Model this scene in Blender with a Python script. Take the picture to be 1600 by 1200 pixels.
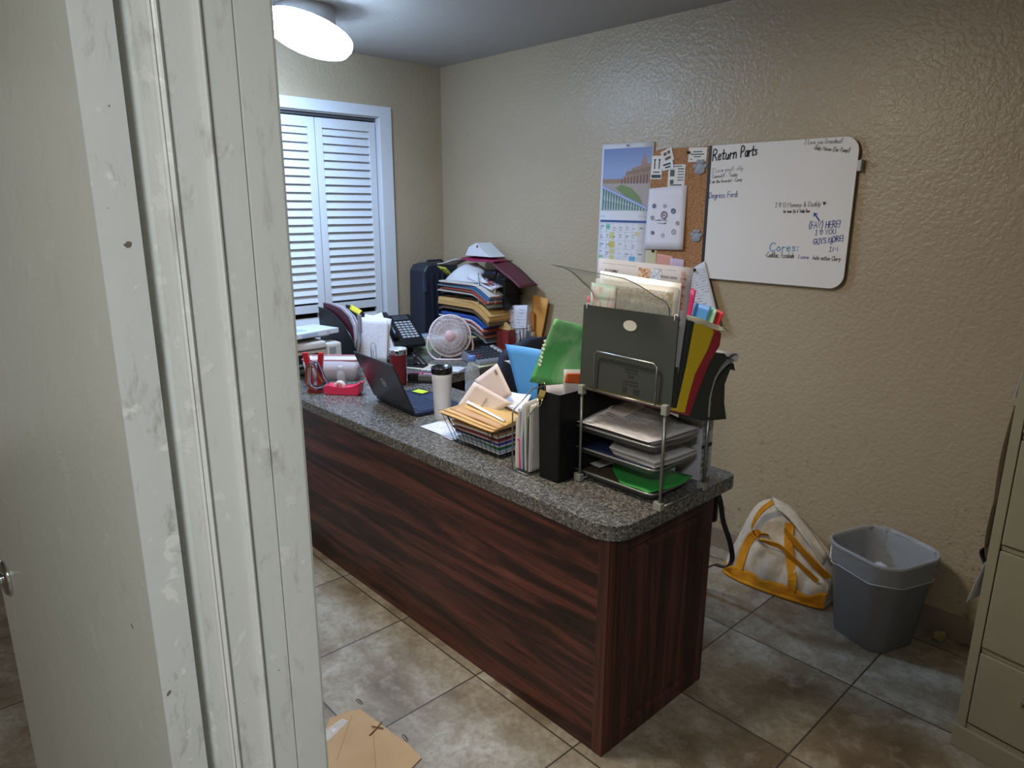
import bpy, math, random
from mathutils import Vector, Matrix, Euler
import bmesh
random.seed(7)
C = bpy.context.scene.collection
for o in list(bpy.data.objects): bpy.data.objects.remove(o)
sc = bpy.context.scene
V = Vector
PI = math.pi

# ------------------------------------------------------------ camera
FPX = 1087.67
YAW, PITCH, ROLL = 0.821752, 0.248197, 0.003417
cam_d = bpy.data.cameras.new('camera'); cam = bpy.data.objects.new('camera', cam_d); C.objects.link(cam)
cam_d.sensor_width = 36; cam_d.sensor_fit = 'HORIZONTAL'; cam_d.lens = FPX/1600*36; cam_d.clip_start = .02
fw = V((-math.sin(YAW)*math.cos(PITCH), math.cos(YAW)*math.cos(PITCH), -math.sin(PITCH)))
rt = V((math.cos(YAW), math.sin(YAW), 0)); up = rt.cross(fw)
r2 = math.cos(ROLL)*rt + math.sin(ROLL)*up; u2 = -math.sin(ROLL)*rt + math.cos(ROLL)*up
M = Matrix((r2, u2, -fw)).transposed().to_4x4(); M.translation = V((0, 0, 1.60))
cam.matrix_world = M
sc.camera = cam

# ------------------------------------------------------------ exposure, world
sc.view_settings.view_transform = 'Standard'; sc.view_settings.look = 'None'
sc.view_settings.gamma = 1; sc.view_settings.use_curve_mapping = False
sc.view_settings.exposure = 0.60
W = bpy.data.worlds.new('world'); sc.world = W; W.use_nodes = True
W.node_tree.nodes['Background'].inputs[0].default_value = (1, .97, .92, 1)
W.node_tree.nodes['Background'].inputs[1].default_value = 0.30
LIGHT1, LIGHT2, LIGHT3 = 76.0, 43.0, 66.0     # emission of the three round ceiling lights (far, near, hall)

# ------------------------------------------------------------ materials
def lin(h):
    h = h.lstrip('#'); r = []
    for i in (0, 2, 4):
        v = int(h[i:i+2], 16)/255
        r.append(v/12.92 if v <= .04045 else ((v+.055)/1.055)**2.4)
    return (*r, 1)
class NT:
    def __init__(s, name, rough=.6, metal=0., spec=.5):
        s.m = bpy.data.materials.new(name); s.m.use_nodes = True; s.t = s.m.node_tree
        s.b = s.t.nodes['Principled BSDF']; s.b.inputs['Roughness'].default_value = rough
        s.b.inputs['Metallic'].default_value = metal; s.b.inputs['Specular IOR Level'].default_value = spec
    def n(s, k, **kw):
        o = s.t.nodes.new(k)
        for a, b in kw.items(): setattr(o, a, b)
        return o
    def L(s, a, b): s.t.links.new(a, b)
    def coord(s, kind='Object', scale=(1, 1, 1), rot=(0, 0, 0), loc=(0, 0, 0)):
        if kind == 'Position': src = s.n('ShaderNodeNewGeometry').outputs['Position']
        else: src = s.n('ShaderNodeTexCoord').outputs[kind]
        mp = s.n('ShaderNodeMapping'); mp.inputs['Scale'].default_value = scale; mp.inputs['Rotation'].default_value = rot
        mp.inputs['Location'].default_value = loc
        s.L(src, mp.inputs[0]); return mp.outputs[0]
    def noise(s, v, scale, detail=3, rough=.55, dist=0):
        o = s.n('ShaderNodeTexNoise'); o.inputs['Scale'].default_value = scale; o.inputs['Detail'].default_value = detail
        o.inputs['Roughness'].default_value = rough; o.inputs['Distortion'].default_value = dist
        if v is not None: s.L(v, o.inputs['Vector'])
        return o.outputs['Fac']
    def vor(s, v, scale, out='Distance', feature='F1'):
        o = s.n('ShaderNodeTexVoronoi', feature=feature); o.inputs['Scale'].default_value = scale
        if v is not None: s.L(v, o.inputs['Vector'])
        return o.outputs[out]
    def math(s, op, a, b=0., c=0., clamp=False):
        o = s.n('ShaderNodeMath', operation=op, use_clamp=clamp)
        for i, x in enumerate((a, b, c)):
            if isinstance(x, (int, float)): o.inputs[i].default_value = x
            else: s.L(x, o.inputs[i])
        return o.outputs[0]
    def ramp(s, f, stops, interp='LINEAR'):
        o = s.n('ShaderNodeValToRGB'); o.color_ramp.interpolation = interp; e = o.color_ramp.elements
        while len(e) < len(stops): e.new(.5)
        for i, (p, c) in enumerate(stops):
            e[i].position = p; e[i].color = lin(c) if isinstance(c, str) else (c, c, c, 1)
        s.L(f, o.inputs[0]); return o.outputs[0]
    def mix(s, f, a, b, mode='MIX'):
        o = s.n('ShaderNodeMix', data_type='RGBA', blend_type=mode)
        for i, x in ((0, f), (6, a), (7, b)):
            if isinstance(x, (int, float)): o.inputs[i].default_value = x if i == 0 else (x, x, x, 1)
            elif isinstance(x, str): o.inputs[i].default_value = lin(x)
            else: s.L(x, o.inputs[i])
        return o.outputs[2]
    def sep(s, v):
        o = s.n('ShaderNodeSeparateXYZ'); s.L(v, o.inputs[0]); return o.outputs
    def col(s, c):
        if isinstance(c, str): s.b.inputs['Base Color'].default_value = lin(c)
        else: s.L(c, s.b.inputs['Base Color'])
        return s
    def rough(s, r): s.L(r, s.b.inputs['Roughness'])
    def bump(s, h, strength=.3, dist=.01):
        o = s.n('ShaderNodeBump'); o.inputs['Strength'].default_value = strength; o.inputs['Distance'].default_value = dist
        s.L(h, o.inputs['Height']); s.L(o.outputs[0], s.b.inputs['Normal']); return o
_pc = {}
def plain(c, rough=.6, metal=0., bump=0., spec=.5, var=.06):
    """slightly mottled plain surface"""
    k = (c, rough, metal, bump, spec, var)
    if k in _pc: return _pc[k]
    t = NT('surface_' + c.lstrip('#'), rough, metal, spec); v = t.coord()
    f = t.noise(v, 14, 3)
    t.col(t.mix(t.math('MULTIPLY', f, var*2), c, t.mix(.5, c, '#000000')))
    if bump: t.bump(t.noise(v, 90, 3), bump, .004)
    _pc[k] = t.m; return t.m
def paper(c='#e6e6ea', rough=.75):
    k = ('paper', c, rough)
    if k in _pc: return _pc[k]
    t = NT('paper_' + c.lstrip('#'), rough, 0, .3); v = t.coord()
    f = t.noise(v, 9, 2); t.col(t.mix(t.math('MULTIPLY', f, .10), c, t.mix(.5, c, '#404040')))
    t.bump(t.noise(v, 25, 2), .12, .004); _pc[k] = t.m; return t.m
def printed(c='#e4e4e8', ink='#3c3c44', rows=28, dens=.52, margin=.1, cols=1, top=None, words=34, image=None):
    """paper with lines of print; laid out on the sheet's own UV"""
    k = ('printed', c, ink, rows, dens, margin, cols, top, words, image)
    if k in _pc: return _pc[k]
    t = NT('printed_paper', .7, 0, .3)
    uv = t.n('ShaderNodeTexCoord').outputs['UV']; x, y, _ = t.sep(uv)
    row = t.math('MULTIPLY', y, rows); fr = t.math('FRACT', row); fl = t.math('FLOOR', row)
    line = t.math('MULTIPLY', t.math('GREATER_THAN', fr, .38), t.math('LESS_THAN', fr, .68))
    cb = t.n('ShaderNodeCombineXYZ'); t.L(t.math('MULTIPLY', x, words), cb.inputs[0]); t.L(t.math('MULTIPLY', fl, 7.31), cb.inputs[1])
    wd = t.math('GREATER_THAN', t.noise(cb.outputs[0], 1.0, 2, .7), 1-dens)
    cb2 = t.n('ShaderNodeCombineXYZ'); t.L(t.math('MULTIPLY', x, 2.2), cb2.inputs[0]); t.L(t.math('MULTIPLY', y, 6.), cb2.inputs[1])
    blk = t.math('GREATER_THAN', t.noise(cb2.outputs[0], 1.4, 1), .44)
    m = t.math('MULTIPLY', t.math('GREATER_THAN', x, margin), t.math('LESS_THAN', x, 1-margin))
    m = t.math('MULTIPLY', m, t.math('MULTIPLY', t.math('GREATER_THAN', y, margin*.7), t.math('LESS_THAN', y, 1-margin*.7)))
    f = t.math('MULTIPLY', t.math('MULTIPLY', line, wd), t.math('MULTIPLY', m, blk))
    base = t.mix(t.math('MULTIPLY', t.noise(t.coord(), 9, 2), .1), c, t.mix(.5, c, '#404040'))
    colr = t.mix(t.math('MULTIPLY', f, .8), base, ink)
    t.col(colr); _pc[k] = t.m; return t.m
def picture_print(seed, cols_, scale=5., c='#e2e2dc', frame=.08):
    """a photo-like print: irregular colour cells inside a pale margin"""
    t = NT('picture_print', .45, 0, .4)
    uv = t.n('ShaderNodeTexCoord').outputs['UV']; x, y, _ = t.sep(uv)
    mp = t.n('ShaderNodeMapping'); mp.inputs['Location'].default_value = (seed, seed*.7, 0); t.L(uv, mp.inputs[0])
    n1 = t.noise(mp.outputs[0], scale, 6, .7, .6)
    st = [(i/(len(cols_)-1)*.30+.35, q) for i, q in enumerate(cols_)]
    r = t.ramp(n1, st)
    m = t.math('MULTIPLY', t.math('GREATER_THAN', x, frame), t.math('LESS_THAN', x, 1-frame))
    m = t.math('MULTIPLY', m, t.math('MULTIPLY', t.math('GREATER_THAN', y, frame), t.math('LESS_THAN', y, 1-frame)))
    t.col(t.mix(m, c, r)); return t.m
def glass(c='#dfe8ea', rough=.05, alpha=.25, bump=0):
    k = ('glass', c, rough, alpha, bump)
    if k in _pc: return _pc[k]
    t = NT('clear_plastic', rough, 0, .5); t.col(c); t.b.inputs['Alpha'].default_value = alpha
    if bump: t.bump(t.noise(t.coord(), 40, 4, .6, 1.), bump, .01)
    _pc[k] = t.m; return t.m
def emit(c, s):
    t = NT('lamp_diffuser', .5); t.col('#ffffff'); t.b.inputs['Emission Color'].default_value = c
    t.b.inputs['Emission Strength'].default_value = s; return t.m

def m_wall():
    t = NT('wall_paint', .36, 0, .5); v = t.coord('Position')
    n1 = t.noise(v, 3.2, 3); col = t.mix(n1, '#a6967c', '#ae9f86')
    # scuffs and small stains low on the wall
    x, y, z = t.sep(v); low = t.math('SUBTRACT', 1.05, z, clamp=True)
    st = t.math('MULTIPLY', t.ramp(t.noise(v, 34, 4, .7), [(.57, 0.), (.66, 1.)]), t.math('MULTIPLY', low, t.ramp(t.noise(v, 3, 2), [(.42, 0.), (.55, 1.)])))
    t.col(t.mix(t.math('MULTIPLY', st, .9), col, '#64553f'))
    tex = t.math('ADD', t.ramp(t.noise(v, 62, 2, .5, .3), [(.38, 0.), (.62, 1.)]), t.math('MULTIPLY', t.noise(v, 130, 2), .35))
    t.bump(tex, .32, .003); t.rough(t.math('ADD', .28, t.math('MULTIPLY', t.noise(v, 8, 2), .12))); return t.m
def m_tile():
    t = NT('floor_tile', .38, 0, .4); v = t.coord('Position'); x, y, z = t.sep(v); S = .461
    ux = t.math('DIVIDE', t.math('ADD', x, 1.182+S*40), S); uy = t.math('DIVIDE', t.math('SUBTRACT', y, 1.357-S*40), S)
    fx, fy = t.math('FRACT', ux), t.math('FRACT', uy)
    def edge(f): return t.math('MINIMUM', f, t.math('SUBTRACT', 1., f))
    e = t.math('MINIMUM', edge(fx), edge(fy)); g = t.math('LESS_THAN', e, .0062)
    cb = t.n('ShaderNodeCombineXYZ'); t.L(t.math('FLOOR', ux), cb.inputs[0]); t.L(t.math('FLOOR', uy), cb.inputs[1])
    wn = t.n('ShaderNodeTexWhiteNoise', noise_dimensions='3D'); t.L(cb.outputs[0], wn.inputs['Vector'])
    off = t.n('ShaderNodeVectorMath', operation='ADD'); t.L(v, off.inputs[0])
    sc_ = t.n('ShaderNodeVectorMath', operation='SCALE'); sc_.inputs['Scale'].default_value = 5; t.L(wn.outputs['Color'], sc_.inputs[0]); t.L(sc_.outputs[0], off.inputs[1])
    p = off.outputs[0]
    big = t.noise(p, 3.2, 5, .62, .5); fine = t.noise(p, 46, 5, .75); mid = t.noise(p, 14, 4, .65)
    c = t.ramp(big, [(.30, '#5e5242'), (.43, '#80735f'), (.55, '#999180'), (.70, '#b4b0a3')])
    c = t.mix(t.ramp(fine, [(.42, 0.), (.62, .42)]), c, '#62543f')
    c = t.mix(t.ramp(mid, [(.52, 0.), (.70, .35)]), c, '#c4c0b6')
    c = t.mix(t.math('MULTIPLY', wn.outputs['Value'], .12), c, '#6e5c48')
    t.col(t.mix(g, c, '#40382f'))
    h = t.math('SUBTRACT', t.math('MULTIPLY', fine, .12), t.math('MULTIPLY', g, 1.)); t.bump(h, .35, .003)
    t.rough(t.math('ADD', .34, t.math('MULTIPLY', mid, .25))); return t.m
def m_granite():
    t = NT('speckled_countertop', .26, 0, .5); v = t.coord('Position')
    base = t.ramp(t.noise(v, 90, 3, .7), [(.35, '#42403d'), (.5, '#5c5a57'), (.65, '#767370')])
    d = t.vor(v, 165, 'Distance'); rnd = t.vor(v, 165, 'Color'); r_, g_, b_ = t.sep(rnd)
    chip = t.math('MULTIPLY', t.math('LESS_THAN', d, .42), t.math('GREATER_THAN', r_, .80))
    dark = t.math('MULTIPLY', t.math('LESS_THAN', d, .5), t.math('LESS_THAN', r_, .18))
    c = t.mix(t.math('MULTIPLY', chip, .75), base, '#aaa798'); c = t.mix(t.math('MULTIPLY', dark, .85), c, '#282622')
    t.col(c); return t.m
def m_wood(vertical=False):
    t = NT('mahogany_laminate' + ('_vertical' if vertical else ''), .38, 0, .35)
    s = (1, 1, .05) if vertical else (.075, 1, 1)
    s2 = (1, 1, .018) if vertical else (.03, 1, 1)
    v = t.coord('Position', scale=s); v2 = t.coord('Position', scale=s2)
    a = t.noise(v, 14, 4, .6, 1.2); b = t.noise(v2, 130, 4, .7, .3)
    c = t.ramp(a, [(.30, '#1e1110'), (.44, '#38201c'), (.54, '#5d332b'), (.70, '#78463c')])
    c = t.mix(t.ramp(b, [(.46, 0.), (.66, .6)]), c, '#241110')
    if vertical: c = t.mix(.35, c, '#34231c')
    t.col(c); t.bump(b, .08, .002); return t.m
def m_oldpaint(seed=0, wear=1., base='#cdd1cc'):
    t = NT('worn_white_paint', .34, 0, .5); v = t.coord('Position', loc=(seed, seed, seed))
    vs = t.coord('Position', scale=(1, 1, .35), loc=(seed, 0, 0))
    c = t.mix(t.noise(v, 4, 3), base, t.mix(.22, base, '#8f8c80'))
    d = t.ramp(t.noise(vs, 30, 5, .7, .4), [(.56, 0.), (.72, 1.)]); c = t.mix(t.math('MULTIPLY', d, .42*wear), c, '#8f8c84')
    e = t.ramp(t.noise(v, 26, 4, .6, .3), [(.61, 0.), (.66, 1.)]); c = t.mix(t.math('MULTIPLY', e, .34*wear), c, '#dcded8')
    sp = t.ramp(t.noise(v, 55, 2, .5), [(.765, 0.), (.78, 1.)]); c = t.mix(sp, c, '#6a655c')
    t.col(c); t.bump(t.math('ADD', t.noise(v, 60, 4, .6), t.math('MULTIPLY', e, .4)), .18, .003); return t.m
def m_cork():
    t = NT('cork', .85, 0, .2); v = t.coord('Position')
    c = t.ramp(t.noise(v, 160, 4, .75), [(.35, '#7d5436'), (.5, '#a27551'), (.65, '#b98e68')])
    t.col(c); t.bump(t.noise(v, 200, 3), .3, .002); return t.m
def m_canvas(c1, c2):
    t = NT('canvas', .85, 0, .15); v = t.coord()
    t.col(t.mix(t.ramp(t.noise(v, 12, 4, .6), [(.4, 0.), (.65, .8)]), c1, c2)); t.bump(t.noise(v, 300, 2), .25, .001); return t.m

M_WALL, M_TILE, M_GRAN = m_wall(), m_tile(), m_granite()
M_WOODH, M_WOODV = m_wood(), m_wood(True)
M_CEIL = plain('#a9a49c', .9, bump=.2)
M_WHITEP = plain('#cfd2d6', .45)
M_BLACK = plain('#141518', .45, bump=.05)
M_BLACKG = plain('#101114', .22)
M_WIREB = plain('#1a1a1c', .4, .6)
M_WIREG = plain('#8f9290', .32, .85)
M_CHROME = plain('#c9cccf', .14, 1.)

# ------------------------------------------------------------ mesh helpers
def catmull(P, n):
    P = [V(p) for p in P]
    if len(P) == 2: return [P[0].lerp(P[1], i/(n-1)) for i in range(n)]
    Q = [P[0]*2-P[1]] + P + [P[-1]*2-P[-2]]; out = []; S = len(P)-1
    for i in range(n):
        t = i/(n-1)*S; k = min(int(t), S-1); f = t-k; a, b, c, d = Q[k:k+4]
        out.append(.5*((2*b)+(c-a)*f+(2*a-5*b+4*c-d)*f*f+(3*b-a-3*c+d)*f**3))
    return out
class MB:
    def __init__(s): s.bm = bmesh.new(); s.uv = s.bm.loops.layers.uv.new('UVMap')
    def face(s, vs, uvs=None, smooth=False):
        try: f = s.bm.faces.new(vs)
        except ValueError: return None
        f.smooth = smooth
        if uvs:
            for l, q in zip(f.loops, uvs): l[s.uv].uv = q
        return f
    def box(s, c, d, rot=None, bev=0., taper=None):
        c = V(c); hx, hy, hz = d[0]/2, d[1]/2, d[2]/2; R = rot.to_matrix() if isinstance(rot, Euler) else (Matrix.Rotation(rot, 3, 'Z') if rot else Matrix.Identity(3))
        vs = []
        for z in (-1, 1):
            k = taper if (taper and z < 0) else 1
            for x, y in ((-1, -1), (1, -1), (1, 1), (-1, 1)): vs.append(s.bm.verts.new(c + R @ V((x*hx*k, y*hy*k, z*hz))))
        fs = [s.face([vs[i] for i in q], [(0, 0), (1, 0), (1, 1), (0, 1)]) for q in ((3, 2, 1, 0), (4, 5, 6, 7), (0, 1, 5, 4), (1, 2, 6, 5), (2, 3, 7, 6), (3, 0, 4, 7))]
        if bev:
            ed = list({e for f in fs for e in f.edges}); bmesh.ops.bevel(s.bm, geom=ed, offset=bev, segments=2, profile=.6, affect='EDGES')
        return s
    def b2(s, lo, hi, bev=0.):
        return s.box([(a+b)/2 for a, b in zip(lo, hi)], [abs(b-a) for a, b in zip(lo, hi)], bev=bev)
    def tube(s, pts, r, n=8, closed=False, smooth_n=0, cap=True, flat=None):
        if smooth_n: pts = catmull(list(pts)+([pts[0]] if closed else []), smooth_n); pts = pts[:-1] if closed else pts
        pts = [V(p) for p in pts]; N = len(pts); rings = []; prev = None
        for i, p in enumerate(pts):
            a = pts[i-1] if (i > 0 or closed) else p; b = pts[(i+1) % N] if (i < N-1 or closed) else p
            d = (b-a); d = d.normalized() if d.length > 1e-9 else V((0, 0, 1))
            if prev is None: prev = V((0, 0, 1)) if abs(d.z) < .9 else V((1, 0, 0))
            x = prev - d*prev.dot(d)
            if x.length < 1e-6: x = d.orthogonal()
            x.normalize(); prev = x; y = d.cross(x); rr = r[i] if isinstance(r, (list, tuple)) else r
            ry = rr*(flat or 1)
            rings.append([s.bm.verts.new(p + x*rr*math.cos(2*PI*k/n) + y*ry*math.sin(2*PI*k/n)) for k in range(n)])
        R = range(N if closed else N-1)
        for i in R:
            A, B = rings[i], rings[(i+1) % N]
            for k in range(n): s.face([A[k], A[(k+1) % n], B[(k+1) % n], B[k]], smooth=n > 5)
        if cap and not closed: s.face(rings[0][::-1]); s.face(rings[-1])
        return s
    def strap(s, pts, w, t, wdir, n=0):
        """flat band along pts; wdir = width direction (vector or list)"""
        if n: pts = catmull(pts, n)
        pts = [V(p) for p in pts]; N = len(pts); rings = []
        wd = catmull(wdir, N) if isinstance(wdir, list) else [V(wdir)]*N
        for i, p in enumerate(pts):
            d = (pts[min(i+1, N-1)]-pts[max(i-1, 0)]).normalized(); x = (wd[i]-d*wd[i].dot(d)).normalized(); y = d.cross(x)
            rings.append([s.bm.verts.new(p+x*a*w/2+y*b*t/2) for a, b in ((-1, -1), (1, -1), (1, 1), (-1, 1))])
        for i in range(N-1):
            A, B = rings[i], rings[i+1]
            for k in range(4): s.face([A[k], A[(k+1) % 4], B[(k+1) % 4], B[k]], smooth=False)
        s.face(rings[0][::-1]); s.face(rings[-1]); return s
    def lathe(s, prof, c=(0, 0, 0), n=32, ax=None, cap=True):
        """prof: list of (radius, height) bottom to top about Z at c; ax = Matrix 3x3 to orient"""
        c = V(c); A = ax or Matrix.Identity(3); rings = []
        for r, z in prof:
            if r < 1e-6: rings.append([s.bm.verts.new(c + A @ V((0, 0, z)))])
            else: rings.append([s.bm.verts.new(c + A @ V((r*math.cos(2*PI*k/n), r*math.sin(2*PI*k/n), z))) for k in range(n)])
        for i in range(len(rings)-1):
            a, b = rings[i], rings[i+1]
            for k in range(n):
                if len(a) == 1 and len(b) == 1: continue
                if len(a) == 1: s.face([a[0], b[(k+1) % n], b[k]], smooth=True)
                elif len(b) == 1: s.face([a[k], a[(k+1) % n], b[0]], smooth=True)
                else: s.face([a[k], a[(k+1) % n], b[(k+1) % n], b[k]], smooth=True)
        if cap:
            if len(rings[0]) > 1: s.face(rings[0][::-1])
            if len(rings[-1]) > 1: s.face(rings[-1])
        return s
    def prism(s, poly, z0, z1, ax='Z', bev=0., uv=False):
        """poly 2D; extruded along ax. Z: (x,y); Y: (x,z); X: (y,z)"""
        def mk(p, h):
            return {'Z': (p[0], p[1], h), 'Y': (p[0], h, p[1]), 'X': (h, p[0], p[1])}[ax]
        a = [s.bm.verts.new(mk(p, z0)) for p in poly]; b = [s.bm.verts.new(mk(p, z1)) for p in poly]; N = len(poly); fs = []
        fs.append(s.face(a[::-1])); fs.append(s.face(b))
        for i in range(N): fs.append(s.face([a[i], a[(i+1) % N], b[(i+1) % N], b[i]]))
        if bev:
            ed = [e for e in {e for f in fs[:2] for e in f.edges}]; bmesh.ops.bevel(s.bm, geom=ed, offset=bev, segments=3, profile=.5, affect='EDGES')
        return s
    def grid(s, P, t=0., smooth=True):
        """P[j][i] points; solid sheet of thickness t (0 = single), uv over the sheet"""
        m, n = len(P), len(P[0]); P = [[V(p) for p in r] for r in P]
        def nrm(j, i):
            a = P[j][min(i+1, n-1)]-P[j][max(i-1, 0)]; b = P[min(j+1, m-1)][i]-P[max(j-1, 0)][i]; c = a.cross(b)
            return c.normalized() if c.length > 1e-12 else V((0, 0, 1))
        T = [[s.bm.verts.new(P[j][i]) for i in range(n)] for j in range(m)]
        U = lambda j, i: (i/(n-1), 1-j/(m-1))
        for j in range(m-1):
            for i in range(n-1):
                s.face([T[j][i], T[j][i+1], T[j+1][i+1], T[j+1][i]], [U(j, i), U(j, i+1), U(j+1, i+1), U(j+1, i)], smooth)
        if t:
            B = [[s.bm.verts.new(P[j][i]-nrm(j, i)*t) for i in range(n)] for j in range(m)]
            for j in range(m-1):
                for i in range(n-1):
                    s.face([B[j][i], B[j+1][i], B[j+1][i+1], B[j][i+1]], [U(j, i), U(j+1, i), U(j+1, i+1), U(j, i+1)], smooth)
            per = [(0, i) for i in range(n)] + [(j, n-1) for j in range(1, m)] + [(m-1, i) for i in range(n-2, -1, -1)] + [(j, 0) for j in range(m-2, 0, -1)]
            for k in range(len(per)):
                (a, b), (c, d) = per[k], per[(k+1) % len(per)]
                s.face([T[a][b], B[a][b], B[c][d], T[c][d]])
        return s
    def loft(s, A, B, n=8, m=10, t=.0006, wob=0., bulge=0.):
        """sheet between side curve A and side curve B (same sense, top to bottom)"""
        A, B = catmull(A, m), catmull(B, m); G = []
        ph = random.random()*6
        for j in range(m):
            row = []
            for i in range(n):
                u = i/(n-1); p = A[j].lerp(B[j], u)
                if wob or bulge:
                    d = (B[j]-A[j]); e = (A[min(j+1, m-1)]-A[max(j-1, 0)]); q = d.cross(e)
                    if q.length > 1e-9: p = p + q.normalized()*(wob*math.sin(u*7+ph+j*.55) + bulge*math.sin(PI*u))
                row.append(p)
            G.append(row)
        return s.grid(G, t)
    def sheet(s, tl, tr, br, bl, t=.0006, wob=0., bulge=0., n=8, m=8): return s.loft([tl, bl], [tr, br], n, m, t, wob, bulge)
def rrect(x0, y0, x1, y1, r, n=5):
    out = []
    for cx, cy, a in ((x1-r, y0+r, -90), (x1-r, y1-r, 0), (x0+r, y1-r, 90), (x0+r, y0+r, 180)):
        for k in range(n+1):
            t = math.radians(a+90*k/n); out.append((cx+r*math.cos(t), cy+r*math.sin(t)))
    return out
def fin(name, mb, mat, parent=None, mats=None):
    me = bpy.data.meshes.new(name); bmesh.ops.recalc_face_normals(mb.bm, faces=mb.bm.faces); mb.bm.to_mesh(me); mb.bm.free()
    for q in (mats or [mat]): me.materials.append(q)
    o = bpy.data.objects.new(name, me); C.objects.link(o)
    return o
def part(name, mb, mat, parent, label=None, world=True):
    """a part mesh under its thing. Geometry given in world coordinates (world=True) or in the thing's own."""
    if world:
        base = parent
        inv = W_(parent).inverted()
        bmesh.ops.transform(mb.bm, matrix=inv, verts=mb.bm.verts)
    o = fin(name, mb, mat); o.parent = parent
    if label: o['label'] = label
    return o
def W_(o):
    m = Matrix.LocRotScale(o.location, o.rotation_euler, o.scale)
    return (W_(o.parent) @ m) if o.parent else m
def thing(name, label, cat, loc=(0, 0, 0), rot=(0, 0, 0), group=None):
    o = bpy.data.objects.new(name, None); C.objects.link(o); o.empty_display_size = .05
    o.location = loc; o.rotation_euler = (0, 0, rot) if isinstance(rot, (int, float)) else rot
    return tag(o, label, cat, group)
def tag(o, label, cat, group=None):
    o['label'] = label; o['category'] = cat
    if group: o['group'] = group
    return o
def solo(name, mb, mat, label, cat, group=None):
    """a thing that is one mesh: geometry in world coordinates, origin moved to its base"""
    xs = [v.co for v in mb.bm.verts]; c = V(((min(p.x for p in xs)+max(p.x for p in xs))/2, (min(p.y for p in xs)+max(p.y for p in xs))/2, min(p.z for p in xs)))
    bmesh.ops.translate(mb.bm, verts=mb.bm.verts, vec=-c)
    o = fin(name, mb, mat); o.location = c; return tag(o, label, cat, group)
def struct(name, mb, mat, label=None):
    o = fin(name, mb, mat); o['kind'] = 'structure'
    if label: o['label'] = label
    return o
def copy_tree(o, parent=None):
    c = o.copy(); C.objects.link(c)
    if parent: c.parent = parent
    for ch in list(o.children): copy_tree(ch, c)
    return c

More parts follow.
